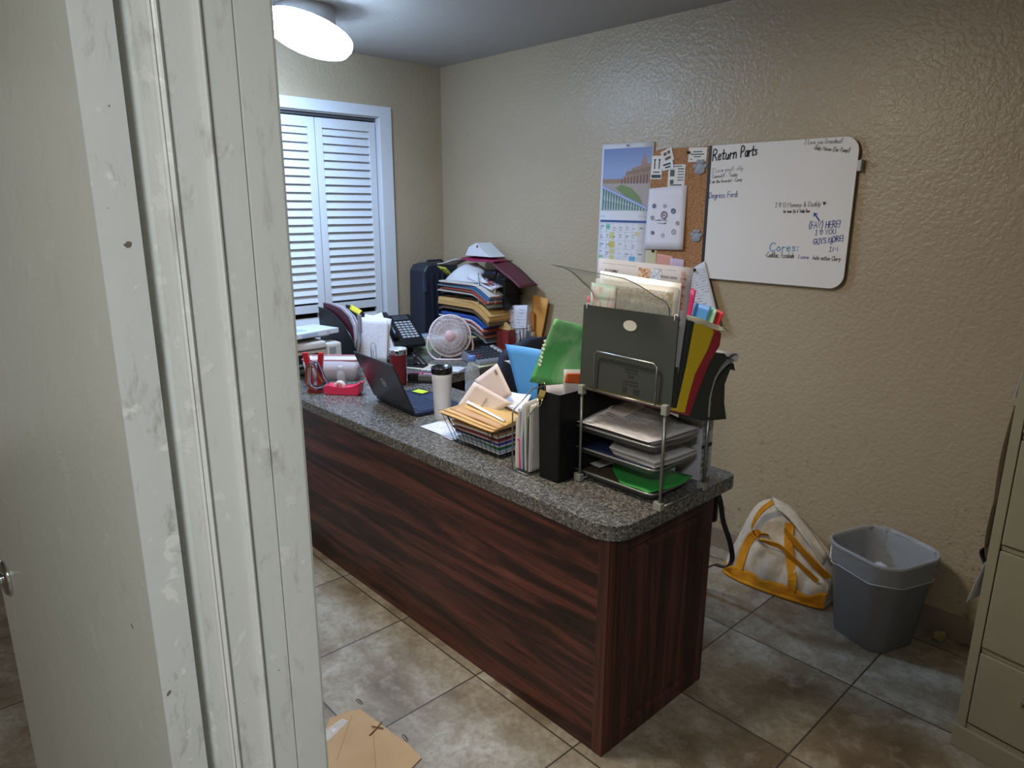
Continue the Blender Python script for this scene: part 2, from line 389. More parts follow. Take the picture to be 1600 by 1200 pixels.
# ------------------------------------------------------------ pen strokes (handwriting)
G = {}
def _g(s):
    for ln in s.strip().split('\n'):
        k, w, r = ln.split(' ', 2); G[k] = (float(w), [[tuple(map(float, p.split(','))) for p in q.split()] for q in r.split(';')])
_g('''A .62 0,0 .3,1 .6,0;.12,.38 .5,.38
B .55 .05,0 .05,1 .4,.95 .45,.75 .3,.55 .05,.52;.3,.55 .52,.4 .5,.1 .3,0 .05,0
C .6 .55,.85 .35,1 .1,.8 .03,.45 .15,.1 .4,0 .58,.15
D .6 .05,0 .05,1 .4,.9 .57,.5 .4,.1 .05,0
E .5 .48,1 .05,1 .05,0 .5,0;.05,.5 .4,.5
F .5 .5,1 .05,1 .05,0;.05,.52 .4,.52
G .62 .55,.85 .35,1 .08,.8 .03,.4 .2,.05 .45,.05 .58,.3 .58,.45 .35,.45
H .6 .05,0 .05,1;.55,0 .55,1;.05,.5 .55,.5
I .4 .05,1 .35,1;.2,1 .2,0;.05,0 .35,0
L .5 .05,1 .05,0 .45,0
M .7 .03,0 .08,1 .33,.4 .58,1 .65,0
N .6 .05,0 .05,1 .5,0 .52,1
O .62 .3,1 .08,.8 .03,.45 .12,.1 .32,0 .52,.15 .58,.5 .5,.85 .3,1
P .55 .05,0 .05,1 .4,.95 .48,.72 .35,.5 .05,.45
R .58 .05,0 .05,1 .4,.95 .46,.75 .3,.55 .05,.5;.2,.52 .55,0
S .52 .48,.88 .25,1 .06,.8 .2,.58 .42,.42 .46,.15 .22,0 .03,.12
T .58 0,1 .56,1;.28,1 .28,0
U .6 .05,1 .05,.25 .2,0 .4,0 .52,.25 .52,1
V .6 .02,1 .28,0 .55,1
Y .58 .02,1 .28,.5 .54,1;.28,.5 .26,0
a .46 .4,.5 .15,.5 .04,.25 .15,0 .36,.12 .4,.5 .38,.1 .46,0
b .44 .06,1 .06,0 .28,0 .4,.25 .28,.48 .06,.4
c .4 .36,.42 .18,.5 .04,.25 .16,0 .36,.06
d .46 .4,.5 .15,.48 .04,.22 .16,0 .36,.1 .4,.5 .4,1 .4,0
e .42 .06,.26 .36,.3 .3,.48 .14,.48 .04,.22 .16,0 .38,.06
f .34 .34,.9 .22,1 .14,.85 .14,0;.02,.5 .3,.5
g .44 .38,.46 .16,.5 .04,.26 .16,.02 .36,.12 .38,.46 .36,-.25 .18,-.35 .04,-.22
h .44 .06,1 .06,0;.06,.35 .24,.5 .36,.36 .38,0
i .18 .08,.48 .08,0;.08,.66 .09,.7
k .42 .06,1 .06,0;.34,.5 .06,.22 .36,0
l .2 .08,1 .08,.05 .14,0
m .62 .05,.48 .05,0;.05,.34 .2,.48 .3,.34 .3,0;.3,.34 .44,.48 .54,.34 .56,0
n .44 .05,.48 .05,0;.05,.32 .22,.5 .36,.36 .38,0
o .44 .2,.5 .04,.26 .16,0 .34,.06 .38,.3 .2,.5
p .44 .06,.48 .05,-.35;.06,.36 .24,.5 .38,.28 .26,.02 .06,.08
r .34 .05,.48 .05,0;.05,.3 .16,.46 .32,.44
s .38 .32,.44 .16,.5 .06,.38 .3,.18 .24,.02 .04,.04
t .34 .16,.85 .16,.05 .3,0;.02,.52 .3,.54
u .44 .05,.48 .06,.1 .2,0 .36,.14 .38,.48 .38,0
v .4 .03,.48 .18,0 .36,.5
w .56 .03,.48 .14,0 .27,.4 .4,0 .52,.5
y .44 .04,.48 .2,.06;.38,.48 .2,.04 .08,-.34
- .4 .05,.3 .32,.3
> .6 .02,.3 .5,.3;.36,.42 .5,.3 .36,.18
! .2 .1,1 .08,.3;.08,.06 .09,0
: .2 .08,.44 .09,.38;.08,.1 .09,.04
. .16 .06,.04 .09,0
, .18 .09,.06 .03,-.14
( .28 .22,1.15 .06,.7 .06,.25 .22,-.2
) .28 .05,1.15 .2,.7 .2,.25 .05,-.2
& .6 .52,0 .12,.7 .2,.98 .36,.85 .3,.65 .05,.3 .14,.02 .38,.08 .5,.4
1 .2 .1,1 .1,0
2 .5 .05,.8 .22,1 .42,.82 .35,.5 .05,0 .45,0
3 .5 .05,.9 .3,1 .42,.78 .2,.55 .45,.35 .35,.02 .04,.08
+ .5 .25,.6 .25,.1;.04,.35 .46,.35
^ .62 .3,.02 .03,.55 .08,.85 .24,.85 .3,.62 .36,.85 .52,.85 .57,.55 .3,.02''')
def write(mb, text, o, u, v, h, w, jit=.03, space=.34, slant=.1, lift=.0004, seed=1, wf=.9):
    """hand-written strokes: o origin (baseline start), u along, v up (unit vectors), h cap height, w pen width"""
    rnd = random.Random(seed); o, u, v = V(o), V(u), V(v); nrm = u.cross(v); x = 0
    for ch in text:
        if ch == ' ': x += space*h; continue
        if ch not in G: ch = ch.lower()
        if ch not in G: x += .3*h; continue
        wd, st = G[ch]; dy = rnd.uniform(-jit, jit)*h
        for s_ in st:
            pts = [(x + (px*wf + slant*py + rnd.uniform(-jit, jit)*.5)*h, py*h + dy + rnd.uniform(-jit, jit)*.5*h) for px, py in s_]
            if len(pts) > 2 and ch not in 'AEFHILMNTVYvw': pts = [(p.x, p.y) for p in catmull([(a, b, 0) for a, b in pts], len(pts)*3)]
            mb.strap([o + u*a + v*b + nrm*lift for a, b in pts], w, .0005, [v, u][0] if abs(pts[0][0]-pts[-1][0]) > abs(pts[0][1]-pts[-1][1]) else u) if False else ribbon(mb, [o+u*a+v*b+nrm*lift for a, b in pts], w, nrm)
        x += (wd+.10)*h*wf
    return x
def ribbon(mb, pts, w, nrm):
    pts = [p for i, p in enumerate(pts) if i == 0 or (p-pts[i-1]).length > 1e-6]
    if len(pts) < 2: return
    rings = []
    for i, p in enumerate(pts):
        d = (pts[min(i+1, len(pts)-1)]-pts[max(i-1, 0)]).normalized(); sd = d.cross(nrm)
        e = d*(-w/2 if i == 0 else (w/2 if i == len(pts)-1 else 0))
        rings.append((mb.bm.verts.new(p+e+sd*w/2), mb.bm.verts.new(p+e-sd*w/2)))
    for a, b in zip(rings, rings[1:]): mb.face([a[0], b[0], b[1], a[1]])

# ============================================================ THE SETTING
T = .76                                                     # desk height
YW, XF, ZC = 2.85, -3.73, 2.44
m = MB(); m.b2((-5.5, -1.9, -.05), (3.2, 3.0, 0)); struct('floor', m, M_TILE)
m = MB(); m.b2((-5.5, -1.9, ZC), (3.2, 3.0, ZC+.06)); struct('ceiling', m, M_CEIL)
m = MB(); m.b2((-4.5, YW, 0), (1.35, YW+.1, ZC)); struct('wall_back', m, M_WALL)
m = MB(); m.b2((XF-.10, 2.385, 0), (XF, YW, ZC)); m.b2((XF-.10, .80, 2.113), (XF, 2.385, ZC)); m.b2((XF-.10, .355, 0), (XF, .80, ZC)); struct('wall_left', m, M_WALL)
m = MB(); m.b2((-4.5, .40, 0), (-4.4, YW, ZC)); struct('wall_closet', m, M_WALL)
m = MB(); m.b2((1.25, .355, 0), (1.35, YW, ZC)); struct('wall_right', m, M_WALL)
m = MB(); m.b2((-4.5, .228, 0), (-.80, .355, ZC)); m.b2((.04, .228, 0), (1.35, .355, ZC)); m.b2((-.80, .228, 2.10), (.04, .355, ZC)); struct('wall_front', m, M_WALL)
m = MB(); m.b2((-5.5, -1.9, 0), (3.2, -1.8, ZC)); struct('wall_rear', m, M_WALL)
# baseboard: glazed tile skirting
m = MB()
x = XF
while x < 1.25:
    m.b2((x+.0015, YW-.011, 0), (min(x+.461, 1.25)-.0015, YW, .098), bev=.003); x += .461
t_ = NT('skirting_tile', .35, 0, .4); v_ = t_.coord('Position'); t_.col(t_.mix(t_.noise(v_, 9, 4), '#7c6f60', '#90836f')); M_BASE = t_.m
struct('baseboard_back', m, M_BASE)
m = MB(); m.b2((XF, 2.47, 0), (XF+.011, YW-.011, .098), bev=.003); struct('baseboard_left', m, M_BASE)
# closet casing and bifold louvred doors
m = MB()
m.prism([(2.385, 0), (2.464, 0), (2.464, 2.172), (2.385, 2.113)], XF, XF+.018, 'X')
m.prism([(.72, 2.172), (.80, 2.113), (2.385, 2.113), (2.464, 2.172)], XF, XF+.018, 'X')
m.prism([(.72, 0), (.80, 0), (.80, 2.113), (.72, 2.172)], XF, XF+.018, 'X')
struct('trim_2', m, M_WHITEP)
m = MB(); m.b2((XF-.10, 2.378, 0), (XF, 2.385, 2.113)); m.b2((XF-.10, .80, 0), (XF, .807, 2.113)); m.b2((XF-.10, .807, 2.106), (XF, 2.378, 2.113))
struct('trim_3', m, M_WHITEP)
m = MB(); m.b2((XF-.05, .81, 2.09), (XF-.02, 2.375, 2.106)); struct('trim_4', m, plain('#5f6468', .4, .5))
for k in range(4):
    y0, y1 = .810+k*.3915, .810+(k+1)*.3915-.005; m = MB(); xa, xb = XF-.045, XF-.017
    m.b2((xa, y0, .02), (xb, y0+.042, 2.082), bev=.002); m.b2((xa, y1-.042, .02), (xb, y1, 2.082), bev=.002)
    m.b2((xa, y0+.042, 2.030), (xb, y1-.042, 2.082)); m.b2((xa, y0+.042, .02), (xb, y1-.042, .16)); m.b2((xa, y0+.042, 1.00), (xb, y1-.042, 1.045))
    z = 2.028
    while z > .2:
        if not (.985 < z < 1.085):
            m.prism([(xa+.001, z+.006), (xa+.008, z+.010), (xb-.001, z-.0355), (xb-.007, z-.0375)], y0+.040, y1-.040, 'Y')
        z -= .0445
    o = struct('door_%d' % (k+2), m, M_WHITEP)
    m = MB(); m.lathe([(0, 0), (.004, 0), (.006, .012), (.014, .02), (.016, .028), (.011, .036), (0, .037)], (xb, y1-.02 if k % 2 == 0 else y0+.02, .92), 16, Matrix.Rotation(PI/2, 3, 'Y'))
    if k in (1, 2): part('door_knob', m, M_WHITEP, o)
# door frame the photo is taken through: left jamb with stop, bead and seam
J = [(-.830, .228), (-.812, .2165), (-.804, .2205), (-.799, .2255), (-.790, .2310), (-.780, .2350), (-.7725, .2378), (-.7690, .2392), (-.7660, .2400), (-.7640, .2420), (-.7660, .2440), (-.7650, .2460),
     (-.7635, .2478), (-.7660, .2500), (-.7700, .2520), (-.7700, .2835), (-.7640, .2852), (-.7620, .2870), (-.7630, .2890), (-.7690, .2905), (-.7690, .3225), (-.7725, .3236), (-.7725, .3246), (-.7690, .3257),
     (-.7690, .3640), (-.7705, .3675), (-.7740, .3690), (-.830, .3690), (-.830, .360)]
m = MB(); m.prism(J, 0, 2.10); struct('trim_1', m, m_oldpaint(3.1, 1.25))
m = MB(); m.b2((.02, .214, 0), (.045, .369, 2.10)); m.b2((-.80, .214, 2.075), (.02, .369, 2.10)); struct('trim_5', m, m_oldpaint(5.))
# the door, swung wide open into the hall
H0, H1 = V((-.775, .174, 0)), V((-1.5, .0965, 0)); dd = (H1-H0).normalized(); dn = V((-dd.y, dd.x, 0))*-1
if dn.y < 0: dn = -dn
q = [H0, H1, H1+dn*.04, H0+dn*.04]
m = MB(); m.prism([(p.x, p.y) for p in q], .012, 2.05, bev=.0015); door = struct('door_1', m, m_oldpaint(8.4, .35, '#bfc3ba'))
e0 = H0-dd*.0012; q = [e0, H0+dd*.0002, H0+dd*.0002+dn*.04, e0+dn*.04]
m = MB(); m.prism([(p.x, p.y) for p in q], .012, 2.05); part('door_edge', m, m_oldpaint(1.7, 2.1, '#cacecb'), door, 'hinge edge with chipped and peeling paint')
kc = H1-dd*.062 + V((0, 0, .955)); ax = Matrix((dd, V((0, 0, 1)), -dn)).transposed()
m = MB(); m.lathe([(.033, 0), (.033, .004), (.030, .007), (.020, .008), (0, .0082)], kc, 40, ax); es = part('escutcheon', m, M_CHROME, door, 'round chrome lock plate')
m = MB(); m.lathe([(.011, .007), (.011, .012), (.009, .014), (0, .0142)], kc, 24, ax); m.box(kc-dn*.014, (.006, .006, .024), bev=.001); part('thumb_turn', m, M_CHROME, es)

# ============================================================ CEILING LIGHTS
def round_light(x, y, r, strength, colr, label, z=None, tilt=0.):
    t = thing('ceiling_light', label, 'ceiling light', (x, y, z or ZC-.085), (tilt, 0, 0))
    if z:
        m = MB(); m.lathe([(0, 0), (.115, 0), (.125, .012), (.125, .075), (0, .075)], (x, y, ZC-.075), 40); part('canopy', m, plain('#d8dade', .4), t)
    m = MB(); m.lathe([(r*.6, .0845 if not z else .05), (r*.93, .05)] + ([(r*1.03, .041)] if z else [(r*1.03, .03), (r*1.03, .008), (r, 0), (r*.985, .004)]), n=64, cap=False); m.lathe([(0, .0845 if not z else .05), (r*.6, .0848 if not z else .0503)], n=64, cap=False)
    part('rim', m, plain('#d8dade', .4), t, world=False)
    m = MB(); m.lathe([(0, -.024), (r*.5, -.021), (r*.85, -.012), (r*.97, -.002), (r*1.035, .020), (r*1.034, .040)] if z else [(0, -.004), (r*.5, -.003), (r*.9, 0), (r*.984, .006)], n=64, cap=False); part('diffuser', m, emit(colr, strength), t, 'glowing white diffuser', world=False)
    return t
round_light(-3.053, 1.607, .184, LIGHT1, (.48, .68, 1, 1), 'round ceiling light glowing bluish white above the closet end of the desk', 2.31, math.radians(-19))
round_light(-1.62, 1.00, .20, LIGHT2, (1, .90, .76, 1), 'round flush ceiling light over the near end of the desk')
round_light(.30, -.55, .20, LIGHT3, (.96, .98, 1, 1), 'round flush ceiling light in the hall')

# ============================================================ DESK
def arc(cx, cy, r, a0, a1, n=10): return [(cx+r*math.cos(math.radians(a0+(a1-a0)*i/n)), cy+r*math.sin(math.radians(a0+(a1-a0)*i/n))) for i in range(n+1)]
poly = [(-3.725, 1.365)] + arc(-1.145, 1.450, .085, -90, 0) + arc(-1.085, 1.965, .025, 0, 90, 5) + [(-2.79, 1.99), (-2.79, 2.845), (-3.725, 2.845)]
m = MB(); m.prism(poly, T-.045, T, bev=.007)
solo('countertop', m, M_GRAN, 'L-shaped grey speckled stone countertop with a rounded near corner', 'countertop')
dk = thing('desk_cabinet', 'dark mahogany wood desk base with panelled end carrying the speckled countertop', 'desk', (-2.4, 1.66, 0))
ZT = T-.0452
m = MB(); m.b2((-3.70, 1.392, 0), (-1.135, 1.410, ZT)); part('front_panel', m, M_WOODH, dk)
m = MB(); m.b2((-1.135, 1.390, 0), (-1.112, 1.412, ZT), bev=.001); m.b2((-1.112, 1.390, 0), (-1.098, 1.424, ZT), bev=.0015); part('corner_post', m, M_WOODV, dk)
m = MB(); X0, X1 = -1.1165, -1.098
y0, y1, a0, a1, z0, z1 = 1.4245, 1.925, 1.478, 1.872, .045, .655
m.b2((X0, y0, 0), (X1, a0, ZT)); m.b2((X0, a1, 0), (X1, y1, ZT)); m.b2((X0, a0, 0), (X1, a1, z0)); m.b2((X0, a0, z1), (X1, a1, ZT))
ins = .016; q0 = [(a0, z0), (a1, z0), (a1, z1), (a0, z1)]; q1 = [(a0+ins, z0+ins), (a1-ins, z0+ins), (a1-ins, z1-ins), (a0+ins, z1-ins)]
A = [m.bm.verts.new((X1, *p)) for p in q0]; B = [m.bm.verts.new((X1-.014, *p)) for p in q1]
for i in range(4): m.face([A[i], A[(i+1) % 4], B[(i+1) % 4], B[i]])
ins2 = .030; q2 = [(a0+ins2, z0+ins2), (a1-ins2, z0+ins2), (a1-ins2, z1-ins2), (a0+ins2, z1-ins2)]
Cc = [m.bm.verts.new((X1-.002, *p)) for p in q2]
for i in range(4): m.face([B[i], B[(i+1) % 4], Cc[(i+1) % 4], Cc[i]])
m.face(Cc); part('end_panel', m, M_WOODV, dk)
m = MB(); m.b2((-3.70, 1.41, 0), (-2.35, 1.93, ZT)); m.b2((-1.75, 1.41, 0), (-1.118, 1.925, ZT)); m.b2((-2.35, 1.41, 0), (-1.75, 1.43, ZT)); part('carcass', m, M_WOODV, dk)
rk = thing('return_cabinet', 'dark wood cabinet under the far return of the countertop', 'cabinet', (-3.27, 2.4, 0))
m = MB(); m.b2((-3.715, 1.935, 0), (-2.99, 2.835, ZT)); part('carcass', m, M_WOODV, rk)
for k in range(2):
    m = MB(); m.b2((-2.99, 1.96+k*.435, .10), (-2.972, 2.385+k*.435, ZT-.01), bev=.003); d = part('door', m, M_WOODV, rk)
    m = MB(); m.tube([(-2.972, 2.35 if k == 0 else 2.43, .52), (-2.952, 2.35 if k == 0 else 2.43, .52), (-2.952, 2.35 if k == 0 else 2.43, .62), (-2.972, 2.35 if k == 0 else 2.43, .62)], .004); part('handle', m, M_CHROME, d)

# ============================================================ FILING CABINET
FA = math.radians(-8)
fc = thing('filing_cabinet', 'tall beige four-drawer metal filing cabinet at the right edge', 'filing cabinet', (-.400, 2.232, 0), FA)
MF = plain('#938e76', .38, bump=.03, var=.1)
m = MB(); m.b2((0, .018, .075), (.38, .59, 1.32), bev=.004); m.b2((.0, .0, .075), (.026, .018, 1.32), bev=.002); m.b2((.354, 0, .075), (.38, .018, 1.32), bev=.002); m.b2((.026, 0, 1.30), (.354, .018, 1.32)); m.b2((.026, .004, .075), (.354, .018, .092))
part('body', m, MF, fc, world=False)
m = MB(); m.b2((-.004, -.006, 0), (.384, .594, .075), bev=.003); part('plinth', m, MF, fc, world=False)
zz = [.094, .352, .682, 1.010, 1.298]
for a, b in zip(zz, zz[1:]):
    m = MB(); m.b2((.0285, -.001, a+.004), (.3515, .016, b-.016), bev=.004); m.b2((.0285, .006, b-.014), (.3515, .016, b), bev=.001); d = part('drawer', m, MF, fc, world=False)
    m = MB(); m.b2((.15, -.018, b-.10), (.23, -.001, b-.088), bev=.002); m.b2((.15, -.018, b-.115), (.155, -.001, b-.10)); m.b2((.225, -.018, b-.115), (.23, -.001, b-.10)); h = part('handle', m, M_CHROME, d, world=False)
    m = MB(); m.b2((.155, -.004, b-.075), (.225, -.001, b-.045), bev=.001); part('label_holder', m, M_CHROME, d, world=False)
def fcp(x, y, z): return W_(fc) @ V((x, y, z))
def fsheet(pts, wd, name, mat, label, cat, grp=None, t=.0006):
    """sheet hanging on the cabinet's side: pts (out, z) down the sheet at depth y0..y1"""
    m = MB(); A = [fcp(-o, wd[0], z) for o, z in pts]; B = [fcp(-o*.4-.003, wd[1], z) for o, z in pts]; m.loft(A, B, 6, 14, t); return solo(name, m, mat, label, cat, grp)
fsheet([(.006, 1.345), (.005, 1.24), (.016, 1.10)], (.03, .26), 'printed_page', printed('#d8d8de'), 'white printed page hanging highest on the side of the filing cabinet', 'paper')
fsheet([(.010, 1.08), (.020, .93), (.016, .78)], (.02, .25), 'kraft_sheet', paper('#a5937a'), 'tan sheet hanging mid-height on the side of the filing cabinet', 'paper')
fsheet([(.017, .80), (.020, .68), (.010, .62)], (.02, .22), 'kraft_sheet', paper('#8d7f68'), 'brown sheet hanging below the tan sheet on the side of the filing cabinet', 'paper')
fsheet([(.012, .66), (.026, .635), (.010, .60)], (.015, .09), 'dark_card', plain('#23262e', .5), 'small dark card stuck low on the side of the filing cabinet', 'card')
fsheet([(.006, .61), (.020, .54), (.034, .47)], (.01, .15), 'white_sheet', paper('#d9dbe0'), 'white sheet curling out lowest on the side of the filing cabinet', 'paper')
m = MB(); c0 = fcp(-.014, .045, 1.285); m.lathe([(.013, -.004), (.013, .003), (.009, .006), (0, .006)], c0, 20, Matrix.Rotation(-PI/2, 3, 'Y')); m.box(c0+V((.002, .01, -.022)), (.010, .014, .034), bev=.003)
solo('magnetic_clip', m, M_CHROME, 'chrome magnetic clip holding the page on the filing cabinet', 'clip')

# ============================================================ WALL: whiteboard, cork board, calendar
MW = NT('whiteboard_enamel', .22, 0, .5); vv = MW.coord('Position'); MW.col(MW.mix(MW.math('MULTIPLY', MW.noise(vv, 5, 3), .25), '#e2dedb', '#d6d2d0')); MW = MW.m
bx0, bx1, bz0, bz1 = -1.758, -1.131, 1.291, 1.866
wb = thing('combination_board', 'white dry-erase board with rounded corners joined to a cork strip on the wall', 'whiteboard', (-1.6, YW, bz0))
def brd(x0, x1, rl, rr):  # outline, corner radii left/right
    P = []
    for cx, cz, a, r in ((x1, bz0, -90, rr), (x1, bz1, 0, rr), (x0, bz1, 90, rl), (x0, bz0, 180, rl)):
        sx = -1 if cx == x1 else 1; sz = 1 if cz == bz0 else -1
        ox, oz = cx+sx*r, cz+sz*r
        P += [(ox+r*math.cos(math.radians(a+90*k/8)), oz+r*math.sin(math.radians(a+90*k/8))) for k in range(9)] if r > .001 else [(cx, cz)]
    return P
m = MB(); m.prism(brd(bx0, bx1, 0, .055), YW-.022, YW-.014, 'Y'); part('writing_surface', m, MW, wb)
m = MB(); m.prism(brd(-2.082, bx1-.004, .05, .055), YW-.014, YW-.001, 'Y'); m.prism([(bx0-.014, bz0), (bx0-.001, bz0), (bx0-.001, bz1), (bx0-.014, bz1)], YW-.024, YW-.014, 'Y'); part('frame', m, plain('#1c1a19', .5), wb, 'black backing and divider')
m = MB(); m.prism(brd(-2.080, bx0-.0145, .05, 0), YW-.020, YW-.0142, 'Y'); part('cork_panel', m, m_cork(), wb)
YS = YW-.0222
def wr(text, px, pz, h, w, mat, name, sl=0., seed=1, **k):
    m = MB(); u = V((math.cos(sl), 0, math.sin(sl))); v = V((-math.sin(sl), 0, math.cos(sl)))
    L = write(m, text, (px, YS, pz), u, v, h, w, seed=seed, **k)
    return m
INK, BLUE, CYAN = plain('#17171c', .5), plain('#1d3f92', .5), plain('#1d7fae', .5)
def hand(items, mat, label):
    m = None
    for it in items:
        t, x, z, h, w, sl, wf = it; mm = MB() if m is None else m; m = mm
        u = V((math.cos(sl), 0, math.sin(sl))); v = V((-math.sin(sl), 0, math.cos(sl)))
        write(m, t, (x, YS, z), u, v, h, w, seed=hash_(t), wf=wf)
    part('handwriting', m, mat, wb, label)
def hash_(t): return sum(ord(c)*(i+1) for i, c in enumerate(t))
def fit(t, x0, x1, z, h, w, sl):
    n_ = sum((G.get(c, G.get(c.lower(), (.3,)))[0]+.10)*h for c in t if c != ' '); sp = t.count(' ')*.34*h
    return (t, x0, z, h, w, sl, max(.3, (x1-x0-sp)/n_))
hand([fit('Return', -1.752, -1.632, 1.803, .044, .0062, .06)], INK, 'bold black heading word Return')
hand([fit('Parts', -1.618, -1.540, 1.812, .042, .0062, .06)], INK, 'bold black heading word Parts')
hand([fit('I Love you!! -Aly', -1.750, -1.598, 1.752, .018, .0017, .04), fit('Cannoli!! - Teddy', -1.748, -1.622, 1.729, .015, .0018, .04), fit('I am the favorite! - Corey', -1.758, -1.600, 1.707, .014, .0018, .04)], INK, 'small black notes under the heading')
hand([fit('Degross Ford:', -1.757, -1.612, 1.642, .025, .0028, .05)], BLUE, 'blue words Degross Ford')
hand([fit('I Love you Grandma!!', -1.344, -1.193, 1.846, .018, .0015, -.02), fit('-Baby Mason (Our Pump!)', -1.306, -1.162, 1.825, .015, .0018, -.12)], INK, 'small black note in the top right corner')
hand([fit('I ^ U Mommy & Daddy', -1.442, -1.250, 1.604, .019, .0018, .03), fit('for Annie Sky & Teddy Bear', -1.404, -1.292, 1.583, .012, .0019, .02)], INK, 'black love note in the middle')
m = MB(); o = V((-1.244, YS, 1.612)); P_ = [o+V((a*.019, -.0006, b*.017)) for a, b in ((.3, 0), (.62, .5), (.58, .82), (.42, .88), (.3, .66), (.18, .88), (.02, .82), (-.02, .5))]; m.face([m.bm.verts.new(p) for p in P_])
part('handwriting', m, INK, wb, 'filled black heart')
m = MB(); a = V((-1.250, YS-.0005, 1.553)); b = V((-1.268, YS-.0005, 1.574)); d_ = (b-a).normalized(); s_ = d_.cross(V((0, -1, 0)))*.011; q_ = s_*.25
m.face([m.bm.verts.new(p) for p in (a-q_, b-q_, b-s_, b+d_*.014, b+s_, b+q_, a+q_)]); part('handwriting', m, BLUE, wb, 'blue arrow')
hand([fit('(FAV) HERE!', -1.290, -1.165, 1.523, .025, .0030, .06), fit('I ^ YOU', -1.262, -1.178, 1.497, .019, .0024, .10), fit('GUYS MORE!', -1.265, -1.145, 1.460, .021, .0032, .16), fit('^', -1.200, -1.186, 1.462, .014, .0022, .1), fit('IM', -1.200, -1.162, 1.435, .017, .0024, .1)], BLUE, 'blue reply in capitals')
hand([fit('Cores:', -1.450, -1.318, 1.425, .034, .0036, .06)], CYAN, 'light blue heading Cores')
hand([fit('-Cadillac, Escalade', -1.466, -1.338, 1.400, .021, .0022, .02)], INK, 'black words under Cores')
hand([fit('Auto nation/Chevy', -1.263, -1.150, 1.401, .018, .0020, .0)], INK, 'black words at the right under Cores')
hand([fit('1 core', -1.322, -1.277, 1.402, .016, .0022, .0)], plain('#3b2f8a', .5), 'purple words 1 core')
m = MB(); m.b2((bx1-.002, YW-.022, 1.738), (bx1+.012, YW-.006, 1.778), bev=.002); m.b2((bx1+.012, YW-.030, 1.738), (bx1+.018, YW-.006, 1.780), bev=.001)
solo('marker_clip', m, plain('#b7b5ae', .35), 'small grey clip on the right rim of the whiteboard', 'clip')
# paper on the cork
YC = YW-.0206
def wsheet(tl, tr, br, bl, y, name, mat, label, cat, t=.0005, bulge=0., grp=None):
    m = MB(); m.sheet(*[(p[0], y, p[1]) for p in (tl, tr, br, bl)], t=t, bulge=bulge); return solo(name, m, mat, label, cat, grp)
ds = thing('drawing_page', 'white page printed with small rings pinned on the cork board', 'drawing', (-1.96, YC, 1.41))
m = MB(); m.sheet((-2.082, YC-.002, 1.690), (-1.873, YC-.002, 1.702), (-1.868, YC-.012, 1.412), (-2.094, YC-.006, 1.405), t=.0005, bulge=-.003); part('page', m, printed('#dedae2', '#6a6a80', 20, .25), ds)
rg = [(-2.045, 1.61, .010, '#27306a'), (-1.935, 1.587, .012, '#1d4a86'), (-2.052, 1.555, .010, '#8c8a90'), (-2.045, 1.485, .009, '#27306a'), (-1.985, 1.568, .019, '#8d7f92'), (-1.925, 1.492, .013, '#8d7f92'), (-1.985, 1.474, .010, '#8f8590'), (-1.955, 1.466, .006, '#27406a'), (-1.908, 1.532, .010, '#a391a5'), (-1.985, 1.61, .009, '#b0adb2')]
for i, (x, z, r, c_) in enumerate(rg):
    m = MB(); yy = YC-.0105
    m.lathe([(r*.62, 0), (r, 0), (r, .0006), (r*.62, .0006), (r*.62, 0)], (x, yy, z), 24, Matrix.Rotation(PI/2, 3, 'X'), cap=False); m.lathe([(0, 0), (r*.28, 0), (r*.28, .0008), (0, .0008)], (x, yy, z), 16, Matrix.Rotation(PI/2, 3, 'X')); part('printed_ring', m, plain(c_, .6), ds)
m = MB(); write(m, 'no matter in these', (-2.035, YC-.0108, 1.542), (1, 0, 0), (0, 0, 1), .009, .0010); write(m, 'we re so glad', (-2.020, YC-.0108, 1.528), (1, 0, 0), (0, 0, 1), .009, .0010); part('printed_words', m, plain('#3f3f4c', .6), ds)
def sticker(x, z, w, h, a, c_, label, marks, ink='#26262a', y=YC-.0012):
    t = thing('sticker', label, 'sticker', (x, y, z), (0, a, 0))
    m = MB(); m.b2((-w/2, 0, -h/2), (w/2, .0006, h/2)); part('backing', m, plain(c_, .5), t, world=False)
    m = MB()
    for (mx, mz, mw, mh) in marks: m.b2((mx*w-mw*w/2, -.0006, mz*h-mh*h/2), (mx*w+mw*w/2, 0, mz*h+mh*h/2))
    part('print', m, plain(ink, .5), t, world=False); return t
sticker(-2.047, 1.785, .062, .105, .03, '#ddd8d0', 'white sticker with two dark figures, leftmost on the cork board', [(-.2, .12, .10, .36), (.22, .12, .10, .36), (-.2, .33, .2, .06), (.22, .33, .2, .06), (0, -.2, .6, .05), (0, -.38, .85, .14)])
sticker(-1.990, 1.835, .062, .058, -.35, '#d9cfc6', 'tilted square sticker with a dark cap drawing on the cork board', [(-.15, .2, .28, .24), (.18, .22, .24, .24), (0, -.2, .5, .2)], '#5a3a28', YC-.0024)
sticker(-1.985, 1.792, .060, .038, -.2, '#dcdcde', 'small white and black sticker under the tilted square sticker', [(-.05, .15, .7, .22), (.0, -.2, .5, .18)], '#1c222c', YC-.0036)
sticker(-1.935, 1.745, .092, .098, .01, '#d9d5cc', 'square cream sticker with a drawn figure and lines of words on the cork board', [(-.25, .12, .26, .3), (-.25, -.28, .2, .2), (.25, .3, .36, .05), (.25, .18, .36, .04), (.25, .05, .36, .04), (.25, -.08, .36, .04), (.25, -.2, .36, .04), (0, -.42, .7, .05), (0, .42, .6, .04)], '#4a4440')
sticker(-1.830, 1.832, .094, .062, .03, '#dcd8cc', 'cream business card pinned at the top right of the cork board', [(0, .2, .5, .07), (0, .02, .72, .07), (0, -.14, .4, .06), (-.33, -.32, .14, .05)])
